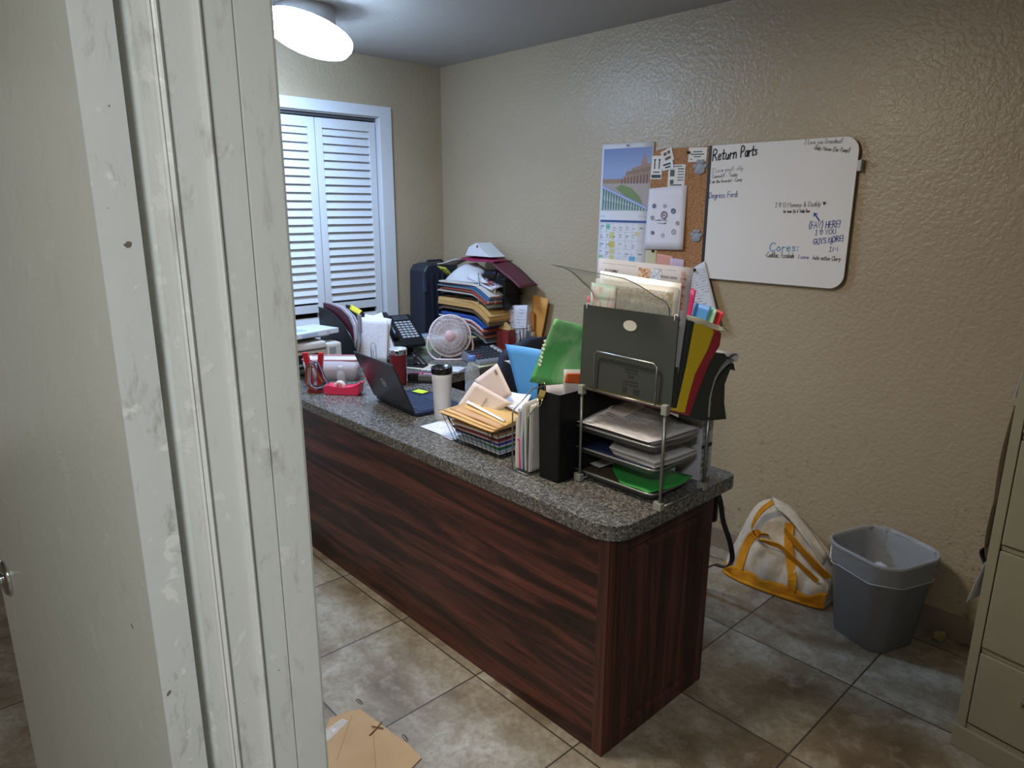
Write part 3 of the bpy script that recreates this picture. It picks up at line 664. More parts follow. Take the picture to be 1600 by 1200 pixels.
def paw(x, z, s, label):
    m = MB(); y = YC-.0032; R = Matrix.Rotation(PI/2, 3, 'X')
    for a, b, rx in ((0, -.1, .52), (-.3, -.28, .26), (.3, -.28, .26), (-.52, .18, .22), (-.2, .52, .24), (.22, .52, .24), (.54, .16, .22)): m.lathe([(0, 0), (rx*s, 0), (rx*s*.95, .0008), (0, .001)], (x+a*s, y, z+b*s), 20, R)
    t = solo('paw_sticker', m, plain('#8f939b', .5), label, 'sticker', 'paw stickers')
    return t
paw(-1.812, 1.775, .048, 'grey paw print sticker in the upper right of the cork board')
paw(-1.808, 1.475, .042, 'grey paw print sticker beside the lower corner of the ringed page')
wsheet((-2.085, 1.408), (-2.02, 1.405), (-2.02, 1.31), (-2.09, 1.31), YC-.001, 'sticky_note', plain('#c9c29c', .7), 'pale yellow note pinned at the foot of the cork board', 'sticky note')
wsheet((-2.018, 1.388), (-1.925, 1.380), (-1.93, 1.31), (-2.02, 1.31), YC-.0022, 'sticky_note', plain('#d99a8c', .7), 'salmon pink note at the foot of the cork board', 'sticky note')
wsheet((-1.94, 1.373), (-1.862, 1.367), (-1.86, 1.20), (-1.945, 1.20), YC-.0034, 'sticky_note', plain('#cbb0c6', .7), 'lilac note at the foot of the cork board', 'sticky note')
def pushpin(x, y, z, label, mat, r=.006):
    m = MB(); m.lathe([(.0012, -.008), (.0012, .0), (r, .001), (r*.7, .004), (r*.6, .009), (r*.9, .012), (0, .0125)], (x, y, z), 14, Matrix.Rotation(PI/2, 3, 'X')); return solo('pushpin', m, mat, label, 'pushpin')
pushpin(-1.875, YC, 1.843, 'dark pushpin at the top of the cork board', M_BLACKG, .007)
pushpin(-2.040, YC-.001, 1.398, 'dark pushpin in the pale yellow note', M_BLACKG)
# page pinned below the board
pp = MB(); pp.loft([(-1.815, YW-.028, 1.330), (-1.83, YW-.035, 1.20), (-1.835, YW-.05, 1.06)], [(-1.752, YW-.028, 1.368), (-1.70, YW-.030, 1.23), (-1.640, YW-.045, 1.085)], 8, 10, .0006, .001)
solo('printed_page', pp, printed('#cfcfd6', '#50505c', 22, .5), 'printed page pinned askew under the corner between cork and whiteboard', 'paper')
pushpin(-1.800, YW-.032, 1.325, 'black pushpin through the askew page below the cork board', M_BLACKG, .008)
# calendar
ca = thing('wall_calendar', 'wall calendar with a photo of a palace above a month of scribbled days', 'calendar', (-2.24, YW-.004, 1.30))
TL, TR, BR, BL = (-2.394, 1.908), (-2.078, 1.904), (-2.090, 1.27), (-2.402, 1.27)
def cq(u, v, d=0.): # u across, v down -> point
    a = V((TL[0]+(TR[0]-TL[0])*u, 0, TL[1]+(TR[1]-TL[1])*u)); b = V((BL[0]+(BR[0]-BL[0])*u, 0, BL[1]+(BR[1]-BL[1])*u)); p = a.lerp(b, v); p.y = YW-.0055-d-.006*v; return p
m = MB(); m.grid([[cq(i/4, j/10) for i in range(5)] for j in range(11)], .0003); part('page', m, paper('#dcdde4'), ca)
def cpoly(pts, d, mat, name='photo', label=None, mm=None):
    m = mm or MB(); m.face([m.bm.verts.new(cq(u, v, d)) for u, v in pts])
    if mm is None: part(name, m, mat, ca, label)
sky = NT('calendar_sky', .4); zz_ = sky.sep(sky.coord('Position'))[2]; sky.col(sky.ramp(sky.math('MULTIPLY_ADD', zz_, 6., -10.65, clamp=True), [(.0, '#8a9cc4'), (1., '#3f5598')]))
v0, v1 = .035, .50
cpoly([(.035, v0), (.96, v0), (.96, v1), (.035, v1)], .0006, sky.m, 'photo', 'photograph of a palace with a blue sky')
cpoly([(.035, .262), (.45, .262), (.45, .245), (.50, .245), (.52, .20), (.60, .205), (.62, .185), (.78, .165), (.79, .12), (.82, .10), (.835, .06), (.85, .10), (.88, .12), (.90, .155), (.96, .15), (.96, .30), (.035, .30)], .0010, plain('#a6846f', .5, var=.4), 'photo_building', 'pinkish palace in the calendar photo')
m = MB()
for i in range(9):
    u = .42+i*.06; cpoly([(u, .262-.004*i), (u+.022, .262-.004*i), (u+.022, .30), (u, .30)], .0013, None, mm=m)
for i in range(14):
    u = .50+i*.033; cpoly([(u, .215-.003*i), (u+.012, .215-.003*i), (u+.012, .235-.002*i), (u, .235-.002*i)], .0013, None, mm=m)
part('photo_arches', m, plain('#5d4640', .5), ca, 'dark arches of the palace')
cpoly([(.035, .295), (.96, .295), (.96, v1), (.035, v1)], .0012, plain('#a89a94', .5), 'photo_plaza')
cpoly([(.30, .33), (.42, .305), (.62, .33), (.80, .40), (.88, .47), (.80, .48), (.60, .42), (.40, .36)], .0014, plain('#71854f', .5), 'photo_canal', 'green water in the photo')
cpoly([(.035, .32), (.20, .335), (.96, .49), (.96, v1), (.035, v1)], .0016, plain('#53776f', .5), 'photo_shade')
m = MB()
for i in range(17):
    u = .045+i*.054; t0 = .325+u*.18; b0 = min(t0+.16, v1)
    if t0 < v1-.01:
        for k in range(4):
            a, b = t0+(b0-t0)*k/4, t0+(b0-t0)*(k+1)/4; w0 = (.010, .018, .012, .016)[k]; cpoly([(u-w0*.6, a), (u+w0*.6, a), (u+w0, b), (u-w0, b)], .0019, None, mm=m)
part('photo_balusters', m, plain('#b9c4c4', .5), ca, 'pale balusters in the photo')
m = MB(); cpoly([(.035, .305), (.96, .472), (.96, .498), (.035, .331)], .0021, None, mm=m); part('photo_handrail', m, plain('#7c8cc0', .5), ca, 'blue tiled handrail')
m = MB()
for i in range(24):
    u = .045+i*.038; v = .313+i*.0069; cpoly([(u, v), (u+.016, v+.003), (u+.016, v+.016), (u, v+.013)], .0023, None, mm=m)
part('photo_tiles', m, plain('#dcdde2', .5), ca)
cpoly([(.03, .575), (.955, .575), (.955, .593), (.03, .593)], .0008, plain('#39528e', .5), 'header_band', 'blue band of weekday names')
m = MB()
for r in range(6): v = .60+r*.066; cpoly([(.03, v), (.955, v), (.955, v+.0015), (.03, v+.0015)], .0007, None, mm=m)
for c_ in range(8): u = .03+c_*.132; cpoly([(u, .593), (u+.003, .593), (u+.003, .93), (u, .93)], .0007, None, mm=m)
cpoly([(.02, .545), (.12, .545), (.12, .549), (.02, .549)], .0007, None, mm=m); cpoly([(.80, .54), (.95, .54), (.95, .543), (.80, .543)], .0007, None, mm=m)
part('day_grid', m, plain('#a6a6b6', .6), ca)
for (u, v, w, h, c_) in ((.15, .605, .09, .045, '#8fc6b4'), (.23, .67, .10, .05, '#cfc98a'), (.23, .74, .12, .05, '#c9bd62'), (.25, .80, .11, .04, '#d2ca90'), (.02, .85, .09, .07, '#9fc2a2'), (.25, .85, .10, .05, '#cdc789'), (.66, .85, .12, .04, '#6fa9cf'), (.75, .66, .08, .03, '#d3c9a0')):
    cpoly([(u, v), (u+w, v), (u+w, v+h), (u, v+h)], .0009, plain(c_, .6), 'highlight')
m = MB()
rn = random.Random(4)
for r in range(5):
    for c_ in range(7):
        if rn.random() < .75:
            o_ = cq(.045+c_*.132, .625+r*.066+rn.uniform(0, .02), .0012)
            write(m, ''.join(rn.choice('nmveoicalr') for _ in range(rn.randint(2, 5))), o_, (1, 0, 0), (0, 0, 1), .009, .0009, seed=r*9+c_)
            if rn.random() < .6: write(m, ''.join(rn.choice('nmveoicalr') for _ in range(rn.randint(2, 4))), o_-V((0, 0, .011)), (1, 0, 0), (0, 0, 1), .008, .0008, seed=r*9+c_+50)
part('handwriting', m, plain('#33364a', .6), ca)
pushpin(-2.235, YW-.008, 1.896, 'white pin holding the wall calendar', plain('#d8dade', .3))

# ============================================================ FLOOR THINGS
# waste basket
tc = thing('waste_basket', 'grey plastic waste basket with a thin clear bag folded over its rim', 'waste basket', (-.795, 2.655, 0), math.radians(-19))
MG = plain('#77787a', .42, bump=.05)
def rr3(hx, hy, r, z, n=6): return [(x, y, z) for x, y in rrect(-hx, -hy, hx, hy, r, n)]
def rings(mb, L, close_first=False, close_last=False, smooth=True):
    R = [[mb.bm.verts.new(p) for p in q] for q in L]; N = len(R[0])
    for a, b in zip(R, R[1:]):
        for k in range(N): mb.face([a[k], a[(k+1) % N], b[(k+1) % N], b[k]], smooth=smooth)
    if close_first: mb.face(R[0][::-1])
    if close_last: mb.face(R[-1])
bx, by = .150, .152; H = .37
prof = [(.74, 0), (.765, .004), (.985, H-.03), (1.0, H-.026), (1.015, H-.012), (1.03, H-.012), (1.035, H-.004), (1.02, H), (1.0, H), (.975, H-.01), (.965, H-.03), (.75, .008)]
m = MB(); rings(m, [rr3(bx*a, by*a, .085*a, z) for a, z in prof], True, True); part('bucket', m, MG, tc, world=False)
# liner: thin film just outside the rim band, over the edge and down inside
m = MB(); L = []; rnl = random.Random(3)
base_out = [(.962, H-.088), (.985, H-.06), (1.012, H-.03), (1.046, H-.010), (1.035, H+.003), (1.0, H+.004), (.965, H-.012), (.945, H-.05), (.90, H-.12), (.84, H-.20), (.78, .10), (.70, .03)]
for a, z in base_out:
    q = rr3(bx*a, by*a, .085*a, z, 10); qq = []
    for i, p in enumerate(q):
        w = .0015*math.sin(i*1.7+z*60)+.0012*math.sin(i*.9+z*33); inner = a < .95
        k = 1+(w*(5 if inner else 1))/.15*(-1 if inner else 1)
        if inner: k = min(k, 1.0)
        else: k = max(k, .999)
        dz = (.010*math.sin(i*.31)+.004*math.sin(i*2.3)) if z == H-.088 else 0
        qq.append((p[0]*k, p[1]*k, p[2]+dz))
    L.append(qq)
rings(m, L, False, True); part('liner', m, glass('#e8ecee', .12, .22, .8), tc, 'thin clear plastic bag', world=False)
m = MB(); m.tube([(bx*1.04*math.cos(a)*1.0 if False else x, y, H-.088+.010*math.sin(i*.31)) for i, (x, y) in enumerate(rrect(-bx*.972, -by*.972, bx*.972, by*.972, .082, 10))], .0013, 5, closed=True)
m.tube([(-bx*1.02, -.02, H-.055), (-bx*1.05, -.05, H-.060), (-bx*1.02, -.09, H-.052), (-.10, -by*1.02, H-.066)], .0032, 6, smooth_n=12); part('liner_hem', m, plain('#d3d6d8', .3), tc, world=False)
m = MB(); m.loft([(-.09, -.05, .24), (-.04, -.03, .285), (.02, -.02, .25)], [(-.07, .05, .23), (-.02, .07, .275), (.05, .06, .24)], 10, 10, .001, .010)
m2 = m; solo_o = fin('crumpled_tissue', m2, paper('#b9bcc4')); solo_o.location = (-.80, 2.63, 0); tag(solo_o, 'crumpled pale tissue inside the grey waste basket', 'tissue')
# tissue crumb by the wall
def crumple(name, c, r, mat, label, cat, seed=1, fl=.8):
    m = MB(); rnd = random.Random(seed); bmesh.ops.create_icosphere(m.bm, subdivisions=3, radius=r)
    for v in m.bm.verts:
        k = 1+.35*math.sin(v.co.x/r*4+seed)*math.sin(v.co.y/r*5)*math.cos(v.co.z/r*4)+rnd.uniform(-.15, .15); v.co *= k; v.co.z *= fl
    mz = min(v.co.z for v in m.bm.verts)
    bmesh.ops.translate(m.bm, verts=m.bm.verts, vec=V(c)-V((0, 0, mz))); return solo(name, m, mat, label, cat)
crumple('crumpled_wrapper', (-.60, 2.79, 0), .022, plain('#8c7a55', .8, bump=.3), 'small crumpled brown wrapper on the floor by the wall behind the waste basket', 'litter', 3)
# cardboard flap on the floor with tape and a clip
cb = thing('cardboard_piece', 'torn flat piece of brown cardboard on the floor tiles', 'cardboard', (-1.6, .92, 0))
t_ = NT('cardboard', .8, 0, .2); v_ = t_.coord('Position'); t_.col(t_.mix(t_.noise(v_, 12, 4), '#a68a68', '#b99c78')); MC = t_.m
m = MB(); P2 = [(-1.793, .872), (-1.782, .935), (-1.765, .966), (-1.700, .975), (-1.60, .985), (-1.53, .995), (-1.458, .992), (-1.444, .94), (-1.43, .86), (-1.42, .80), (-1.60, .70), (-1.70, .78)]
m.prism(P2, .001, .0045); part('board', m, MC, cb)
m = MB(); m.prism([(-1.765, .90), (-1.740, .91), (-1.70, .80), (-1.66, .74), (-1.70, .76), (-1.755, .83)], .0047, .0056); part('tape', m, glass('#d8d4ca', .15, .45, .5), cb, 'crinkled clear tape')
m = MB()
for a, b in (((-1.755, .93), (-1.62, .80)), ((-1.66, .95), (-1.50, .86))): ribbon(m, [V((*a, .0048)), V((*b, .0048))], .0015, V((0, 0, 1)))
part('crease', m, plain('#7d6344', .8), cb)
def paperclip(x, y, z, a, mat, label, s=1., name='paper_clip', grp=None):
    m = MB(); R = Matrix.Rotation(a, 3, 'Z'); P_ = [(-.012, .003), (.010, .003), (.0145, 0), (.010, -.0035), (-.014, -.0035), (-.018, 0), (-.014, .0045), (.006, .0045)]
    m.tube([V((x, y, z+.0009))+R @ V((p*s, q_*s, 0)) for p, q_ in catmull([(p, q_, 0) for p, q_ in P_], 30) and [(k.x, k.y) for k in catmull([(p, q_, 0) for p, q_ in P_], 30)]], .0008, 5); return solo(name, m, mat, label, 'paper clip', grp)
paperclip(-1.800, .985, 0, .1, M_BLACKG, 'dark paper clip on the floor tile above the cardboard')
paperclip(-1.560, 1.003, 0, -.15, M_BLACKG, 'dark paper clip on the floor touching the cardboard edge')
m = MB(); m.tube([(-1.665, .985, .006), (-1.650, .955, .0065), (-1.640, .925, .0065)], .0022, 6); m.tube([(-1.635, .972, .0085), (-1.668, .950, .0085)], .0018, 6); solo('twig', m, plain('#6f5638', .8), 'crossed brown twist tie lying on the cardboard edge', 'litter')

# tote bag
tb = thing('tote_bag', 'slumped cream canvas tote bag with orange base and handles on the floor by the wall', 'bag', (-1.2, 2.70, 0))
MCAN, MOR = m_canvas('#c5b9a6', '#a3978a'), m_canvas('#c98a22', '#a96a14')
# rows of stations across the width, from front floor line over the ridge to the back
S = [ # u, front y, back y, ridge height, ridge y, bulge
 (-1.432, 2.655, 2.80, .14, 2.76), (-1.400, 2.640, 2.82, .25, 2.76), (-1.360, 2.632, 2.825, .335, 2.77), (-1.300, 2.628, 2.825, .372, 2.775), (-1.240, 2.630, 2.83, .355, 2.785),
 (-1.160, 2.640, 2.83, .310, 2.79), (-1.080, 2.655, 2.83, .245, 2.79), (-1.020, 2.670, 2.83, .190, 2.78), (-.992, 2.690, 2.81, .120, 2.76)]
S = [tuple(p) for p in zip(*[catmull([(s[0], s[k], 0) for s in S], 33) for k in (1, 2, 3, 4)])]
def station(s, lo, hi, n, puff=1.):
    x = s[0].x; fy, by_, h, ry = (q.y for q in s); out = []
    for i in range(n):
        t = lo+(hi-lo)*i/(n-1)   # 0 front floor .. 1 ridge .. 2 back floor
        if t <= 1: y = fy+(ry-fy)*(t**1.25)-.030*math.sin(PI*min(t*1.1, 1))*puff; z = .006+(h-.006)*t
        else: y = ry+(by_-ry)*(2-t if False else (t-1))**.5; z = .006+(h-.006)*(2-t)
        f = .012*math.sin(x*38+t*5.2)*math.sin(t*PI)+.011*math.sin(x*71-t*9)*math.sin(min(t, 1)*PI)+.006*math.sin(x*120+t*14)*math.sin(min(t, 1)*PI)
        out.append(V((x, min(y+f, 2.836), max(z+f*.4, .004))))
    return out
m = MB(); R_ = [station(s, .0, 2., 34) for s in S]
VV = [[m.bm.verts.new(p) for p in r] for r in R_]
for a, b in zip(VV, VV[1:]):
    for i in range(33): m.face([a[i], a[i+1], b[i+1], b[i]], smooth=True)
m.face(VV[0]); m.face(VV[-1][::-1]); 
for i in range(len(VV)-1): pass
part('body', m, MCAN, tb)
# orange base band wrapped round the front
m = MB(); G_ = []
for s in S:
    x = s[0].x; h = s[2].y; k = .058/max(h, .06); col_ = station(s, 0, min(k, .55), 6, 1.0); G_.append([p+V((0, -.008, 0)) for p in col_])
G_ = [[G_[i][j] for i in range(len(G_))] for j in range(6)][::-1]
m.grid(G_, .004)
m.tube([(s[0].x, s[0].y-.010, .012) for s in S], .009, 8); part('base_band', m, MOR, tb, 'orange canvas base')
def on(xq, t, off=.010):
    s = min(S, key=lambda s: abs(s[0].x-xq)); return station(s, t, t, 2)[0]+V((0, -off, off*.3))
m = MB(); m.strap([on(-1.352, .16), on(-1.350, .35), on(-1.335, .52), on(-1.300, .62, .014), on(-1.262, .66, .014)], .036, .004, (1, 0, .25), 14)
m.strap([on(-1.120, .12), on(-1.128, .35), on(-1.150, .55), on(-1.180, .72, .012), on(-1.208, .85, .012)], .036, .004, (1, 0, -.2), 14)
part('handle_seam', m, MOR, tb, 'orange bands sewn to the front')
m = MB(); m.strap([V((-1.262, 2.70, .385)), V((-1.305, 2.685, .33)), V((-1.325, 2.66, .255)), V((-1.29, 2.64, .225)), V((-1.235, 2.645, .222)), V((-1.185, 2.655, .215)), V((-1.10, 2.660, .165)), V((-1.03, 2.675, .115))], .026, .004, [V((1, -.2, .4)), V((1, -.4, .3)), V((.6, -.8, .2)), V((0, -1, .5)), V((0, -.6, 1)), V((0, -.4, 1)), V((.2, -.4, 1)), V((.2, -.3, 1))], 30)
part('handle', m, MOR, tb, 'front orange handle loop')
m = MB(); m.strap([V((-1.195, 2.690, .285)), V((-1.15, 2.672, .262)), V((-1.09, 2.664, .222)), V((-1.03, 2.672, .175)), V((-.995, 2.69, .140))], .046, .004, [V((.3, -.5, 1))]*5, 24)
part('handle', m, MOR, tb, 'back orange handle falling to the right')
m = MB(); m.loft([V((-1.300, 2.770, .374)), V((-1.20, 2.765, .352)), V((-1.11, 2.75, .292)), V((-1.02, 2.735, .205))], [V((-1.262, 2.735, .345)), V((-1.18, 2.715, .318)), V((-1.10, 2.705, .258)), V((-1.025, 2.70, .180))], 6, 16, .004, .004); part('zip_edge', m, MCAN, tb, 'folded cream opening edge')
# dark strap beside the desk end
st = thing('shoulder_strap', 'black shoulder strap hanging in a loop behind the end of the desk', 'strap', (-1.36, 2.40, 0))
m = MB(); m.strap([(-1.31, 2.30, .55), (-1.285, 2.30, .50), (-1.265, 2.30, .42), (-1.235, 2.31, .34), (-1.230, 2.33, .26), (-1.27, 2.36, .20), (-1.33, 2.38, .18)], .022, .004, (.3, 1, 0), 24); part('strap', m, M_BLACK, st)
m = MB(); m.box((-1.318, 2.30, .50), (.045, .03, .19), bev=.01); part('buckle_pad', m, M_BLACK, st)
m = MB(); m.strap([(-1.33, 2.38, .18), (-1.42, 2.40, .10), (-1.52, 2.42, .03), (-1.60, 2.42, .006)], .022, .004, (.3, 1, 0), 12); part('strap', m, M_BLACK, st)

# ============================================================ NEAR END: tray rack with hanging folders
MTR = plain('#6f7274', .35, .6)
rack = thing('letter_tray_rack', 'metal rack of three stacked letter trays on the rounded near corner of the countertop', 'tray rack', (-1.24, 1.68, T))
rx0, rx1, ry0, ry1 = -1.368, -1.062, 1.566, 1.792; zr = 1.066
for i, (x, y, zt) in enumerate(((rx1, ry0, zr), (rx0, ry0, zr), (rx1, ry1, zr-.03), (rx0, ry1, zr))):
    m = MB(); m.tube([(x, y, T+.003), (x, y, zt)], .0048, 10); p = part('post', m, M_WIREG, rack)
    m = MB(); m.box((x, y, zt-.006), (.019, .019, .030), bev=.003); part('connector', m, plain('#8c8f86', .5), p)
    m = MB(); m.prism([(x-.009, y-.009), (x+.009, y-.009), (x+.009, y+.009), (x-.009, y+.009), (x-.009, y+.005), (x-.020, y+.005), (x-.020, y-.005), (x-.009, y-.005)], T+.0005, T+.024, bev=.002); part('foot_connector', m, plain('#8c8f86', .5), p)
m = MB(); m.tube([(rx1, ry0, T+.005), (rx1, ry1, T+.005)], .004, 8); part('foot_rail', m, M_WIREG, rack)
m = MB(); m.tube([(rx0, ry0, T+.005), (rx0, ry1, T+.005)], .004, 8); part('foot_rail', m, M_WIREG, rack)
for zt, sx in ((.790, -.012), (.866, -.004), (.936, -.012)):
    x0, x1, y0, y1 = -1.436+sx, -1.088+sx*.5, 1.578, 1.786; m = MB()
    def rz(ins, z, r): return [(x, y, z) for x, y in rrect(x0+ins, y0+ins, x1-ins, y1-ins, r, 6)]
    rings(m, [rz(.0, zt, .030), rz(.004, zt-.004, .028), rz(.018, zt-.022, .022), rz(.021, zt-.022, .020), rz(.008, zt-.003, .026), rz(.002, zt+.001, .029), rz(.0, zt, .030)], smooth=False)
    f_ = [m.bm.verts.new(p) for p in rz(.019, zt-.0215, .022)]; f2 = [m.bm.verts.new(p) for p in rz(.019, zt-.0225, .022)]; m.face(f_); m.face(f2[::-1])
    tr = part('tray', m, MTR, rack)
    m = MB(); m.tube(rz(0, zt, .030), .0038, 7, closed=True); part('rim', m, M_WIREG, tr)
m = MB(); m.tube([(rx0, ry0, zr), (rx1, ry0, zr)], .004, 8); m2 = MB(); m2.tube([(rx0, ry1, zr), (rx1, ry1, zr-.03)], .004, 8)
part('rail', m, M_WIREG, rack); part('rail', m2, M_WIREG, rack)
m = MB(); yy = ry0-.004; P_ = [(-1.318, yy, 1.068), (-1.318, yy, 1.178), (-1.310, yy, 1.188), (-1.106, yy, 1.184), (-1.095, yy, 1.176), (-1.095, yy, 1.068)]; m.tube(P_, .0032, 8); part('end_loop', m, M_WIREG, rack)
def stack(n, x0, y0, x1, y1, z0, th, name, mats, labf, cat, grp, droop=None, jit=.006, seed=1, cur=.0, gap=1.0, wob=.0):
    """n separate flat sheets / folders lying on each other"""
    rnd = random.Random(seed); z = z0; out = []
    for k in range(n):
        t_ = th[k % len(th)]; a = rnd.uniform(-jit, jit)*1.2; dx, dy = rnd.uniform(-jit, jit), rnd.uniform(-jit, jit)
        cx, cy = (x0+x1)/2, (y0+y1)/2; R = Matrix.Rotation(a*3, 3, 'Z')
        NX, NY = 12, 5; Gd = []
        for j in range(NY):
            row = []
            for i in range(NX):
                u, v = i/(NX-1), j/(NY-1); p = R @ V((x0+(x1-x0)*u-cx, y1+(y0-y1)*v-cy, 0)) + V((cx+dx, cy+dy, z+t_))
                if droop: p.z -= droop(u, v, k)
                p.z += cur*((u-.5)**2*4)
                row.append(p)
            Gd.append(row)
        m = MB(); m.grid(Gd, t_*.92, smooth=False)
        out.append(solo(name if isinstance(name, str) else name[k % len(name)], m, mats[k % len(mats)], labf(k), cat, grp)); z += t_*gap
    return out
ORD = ['lowest', 'second', 'third', 'fourth', 'fifth', 'sixth', 'seventh', 'eighth', 'ninth', 'tenth', 'eleventh', 'twelfth']
PR1 = printed('#cfcdcd', '#4a4850', 34, .6, .07)
# bottom tray
stack(2, -1.415, 1.605, -1.125, 1.762, .7695, [.004, .003], 'file_folder', [plain('#5a4632', .8), plain('#4d3f2e', .8)], lambda k: ('dark brown folder lying lowest in the bottom tray', 'brown paper bundle under the green folder in the bottom tray')[k], 'folder', None, jit=.003)
m = MB(); m.loft([(-1.37, 1.765, .792), (-1.33, 1.68, .786), (-1.235, 1.600, .784)], [(-1.09, 1.775, .800), (-1.085, 1.69, .794), (-1.125, 1.593, .786)], 12, 8, .002, .0016); solo('green_folder', m, plain('#2f9a42', .6), 'bright green folder lying in the bottom tray of the rack', 'folder')
m = MB(); m.loft([(-1.42, 1.73, .7885), (-1.41, 1.65, .7885)], [(-1.34, 1.72, .7905), (-1.35, 1.64, .7895)], 6, 5, .001); solo('white_slip', m, paper('#b9b8b4'), 'pale paper slip at the left end of the bottom tray', 'paper')
# middle tray
m = MB(); m.loft([(-1.41, 1.75, .8545), (-1.39, 1.61, .8505)], [(-1.12, 1.765, .858), (-1.14, 1.602, .855)], 8, 6, .006, .0006); solo('navy_folder', m, plain('#232f55', .6), 'navy blue folder in the middle tray', 'folder')
for k in range(5):
    m = MB(); z = .864+.0042*k; o_ = k*.005; m.loft([(-1.375+o_, 1.775, z), (-1.33+o_*.5, 1.68, z-.001), (-1.27-o_, 1.612, z-.002)], [(-1.085, 1.778, z+.008), (-1.095, 1.69, z+.002), (-1.112, 1.60, z-.001)], 10, 8, .0030, .0008)
    solo('paper_bundle', m, [paper('#8f8c8c'), PR1, paper('#a5a2a2'), paper('#8a8889'), PR1][k], 'sheaf of grey-white papers, %s in the middle tray' % ['lowest', 'second from below', 'third from below', 'second from top', 'topmost'][k], 'paper', 'papers in the middle tray')
# top tray
for k in range(6):
    z = .9185+.0052*k; m = MB(); o_ = .006*math.sin(k*2.1)
    m.loft([(-1.415+o_, 1.765, z), (-1.405, 1.68, z), (-1.392-o_, 1.600, z)], [(-1.088, 1.780, z+.002), (-1.10+o_, 1.69, z), (-1.115, 1.594-o_*.3, z)], 10, 8, .0046, .0005)
    solo('paper_bundle', m, [paper('#54443e'), paper('#77716f'), paper('#8b8785'), paper('#6b6765'), paper('#9c9997'), paper('#88858a')][k], 'sheaf of papers, %s in the top tray' % ['lowest', 'second from below', 'third from below', 'fourth from below', 'second from top', 'topmost'][k], 'paper', 'sheaves in the top tray')
m = MB(); m.loft([(-1.355, 1.80, .997), (-1.385, 1.72, .968), (-1.412, 1.62, .951), (-1.405, 1.575, .950)], [(-1.085, 1.785, .957), (-1.09, 1.70, .955), (-1.10, 1.62, .953), (-1.118, 1.574, .950)], 12, 12, .0008, .0012); solo('printed_form', m, printed('#d6d4d6', '#4a4850', 24, .62, .08), 'printed white form lying on top of the top tray', 'paper')
m = MB(); m.loft([(-1.33, 1.83, 1.018), (-1.36, 1.76, .985), (-1.39, 1.69, .962)], [(-1.26, 1.83, 1.010), (-1.28, 1.76, .982), (-1.30, 1.69, .962)], 6, 8, .0008, .001); solo('curled_sheet', m, paper('#d2c6c2'), 'pinkish white sheet curling up at the back of the top tray', 'paper')
# colourful edges behind right post and striped carton
cart = thing('striped_carton', 'white carton with black lettering standing behind the tray rack', 'carton', (-1.115, 1.90, T))
m = MB(); m.box((-1.155, 1.875, T+.115), (.09, .065, .23), bev=.002); part('body', m, plain('#b9bac2', .5), cart)
m = MB(); rn = random.Random(8)
for r in range(9):
    write(m, ''.join(rn.choice('HFMNECAT') for _ in range(5)), (-1.1095, 1.848, T+.022+r*.0225), (0, 1, 0), (0, 0, 1), .014, .0022, seed=r)
part('lettering', m, plain('#23232a', .5), cart)
m = MB(); m.b2((-1.1098, 1.845, T+.105), (-1.1092, 1.905, T+.118)); part('band', m, plain('#2c2c33', .5), cart)
m = MB(); m.b2((-1.1098, 1.845, T+.20), (-1.1091, 1.905, T+.229)); m.b2((-1.199, 1.8415, T+.20), (-1.111, 1.8424, T+.229)); part('band', m, plain('#6a3f98', .5), cart, 'purple top band')
# hanging folders
MHF = plain('#313632', .7, bump=.04, var=.12)
FX0, FX1 = -1.383, -1.048
def hang(name, poly, mat, label, x0=FX0, x1=FX1, cat='folder', hooks=True, grp=None):
    t = thing(name, label, cat, ((x0+x1)/2, poly[0][0], min(p[1] for p in poly)))
    m = MB(); m.prism(poly, x0, x1, 'X'); part('cover', m, mat, t)
    if hooks:
        yt, zt = max(poly, key=lambda p: p[1])
        for x in (x0+.012, x1-.012):
            m = MB(); m.tube([(x, yt-.001, zt-.028), (x, yt-.0035, zt-.004), (x, yt-.003, zt+.003), (x+.006, yt-.003, zt+.006), (x+.009, yt-.003, zt+.001)], .0017, 6, smooth_n=14); part('hook', m, plain('#d8dadb', .3), t)
    return t
h1 = hang('hanging_folder', [(1.5705, 1.072), (1.5745, 1.072), (1.584, 1.318), (1.580, 1.318)], MHF, 'dark grey-green hanging folder at the front with an oval label hole')
m = MB(); EL = [(-1.205+.0235*math.cos(a)*(1 if abs(math.cos(a)) < .8 else 1), 1.276+.0150*math.sin(a)) for a in [2*PI*k/28 for k in range(28)]]; m.prism(EL, 1.5776-.0012, 1.5786, 'Y'); ov = part('label_hole', m, printed('#c9c7be', '#55524c', 3, .7, .0), h1, 'pale oval showing the sheet inside')
m = MB()
for r, (w, h) in enumerate(((.045, .004), (.045, .004), (.02, .010), (.05, .005), (.055, .004), (.016, .018), (.02, .018))):
    cx = -1.19+(0 if r < 5 else (-.02 if r == 5 else .022)); cz = (1.150, 1.142, 1.130, 1.115, 1.106, 1.088, 1.088)[r]; yq = 1.5703+(cz-1.072)*.0386
    m.box((cx, yq, cz), (w, .0008, h))
part('embossed_print', m, plain('#23271f', .6), h1)
hang('hanging_folder', [(1.580, 1.070), (1.587, 1.070), (1.622, 1.309), (1.612, 1.312)], plain('#343834', .7), 'dark hanging folder just behind the front one', hooks=False)
hang('hanging_folder', [(1.588, 1.066), (1.598, 1.062), (1.633, 1.18), (1.658, 1.296), (1.642, 1.302), (1.618, 1.18)], plain('#2f332f', .7), 'dark hanging folder in front of the yellow one', hooks=False)
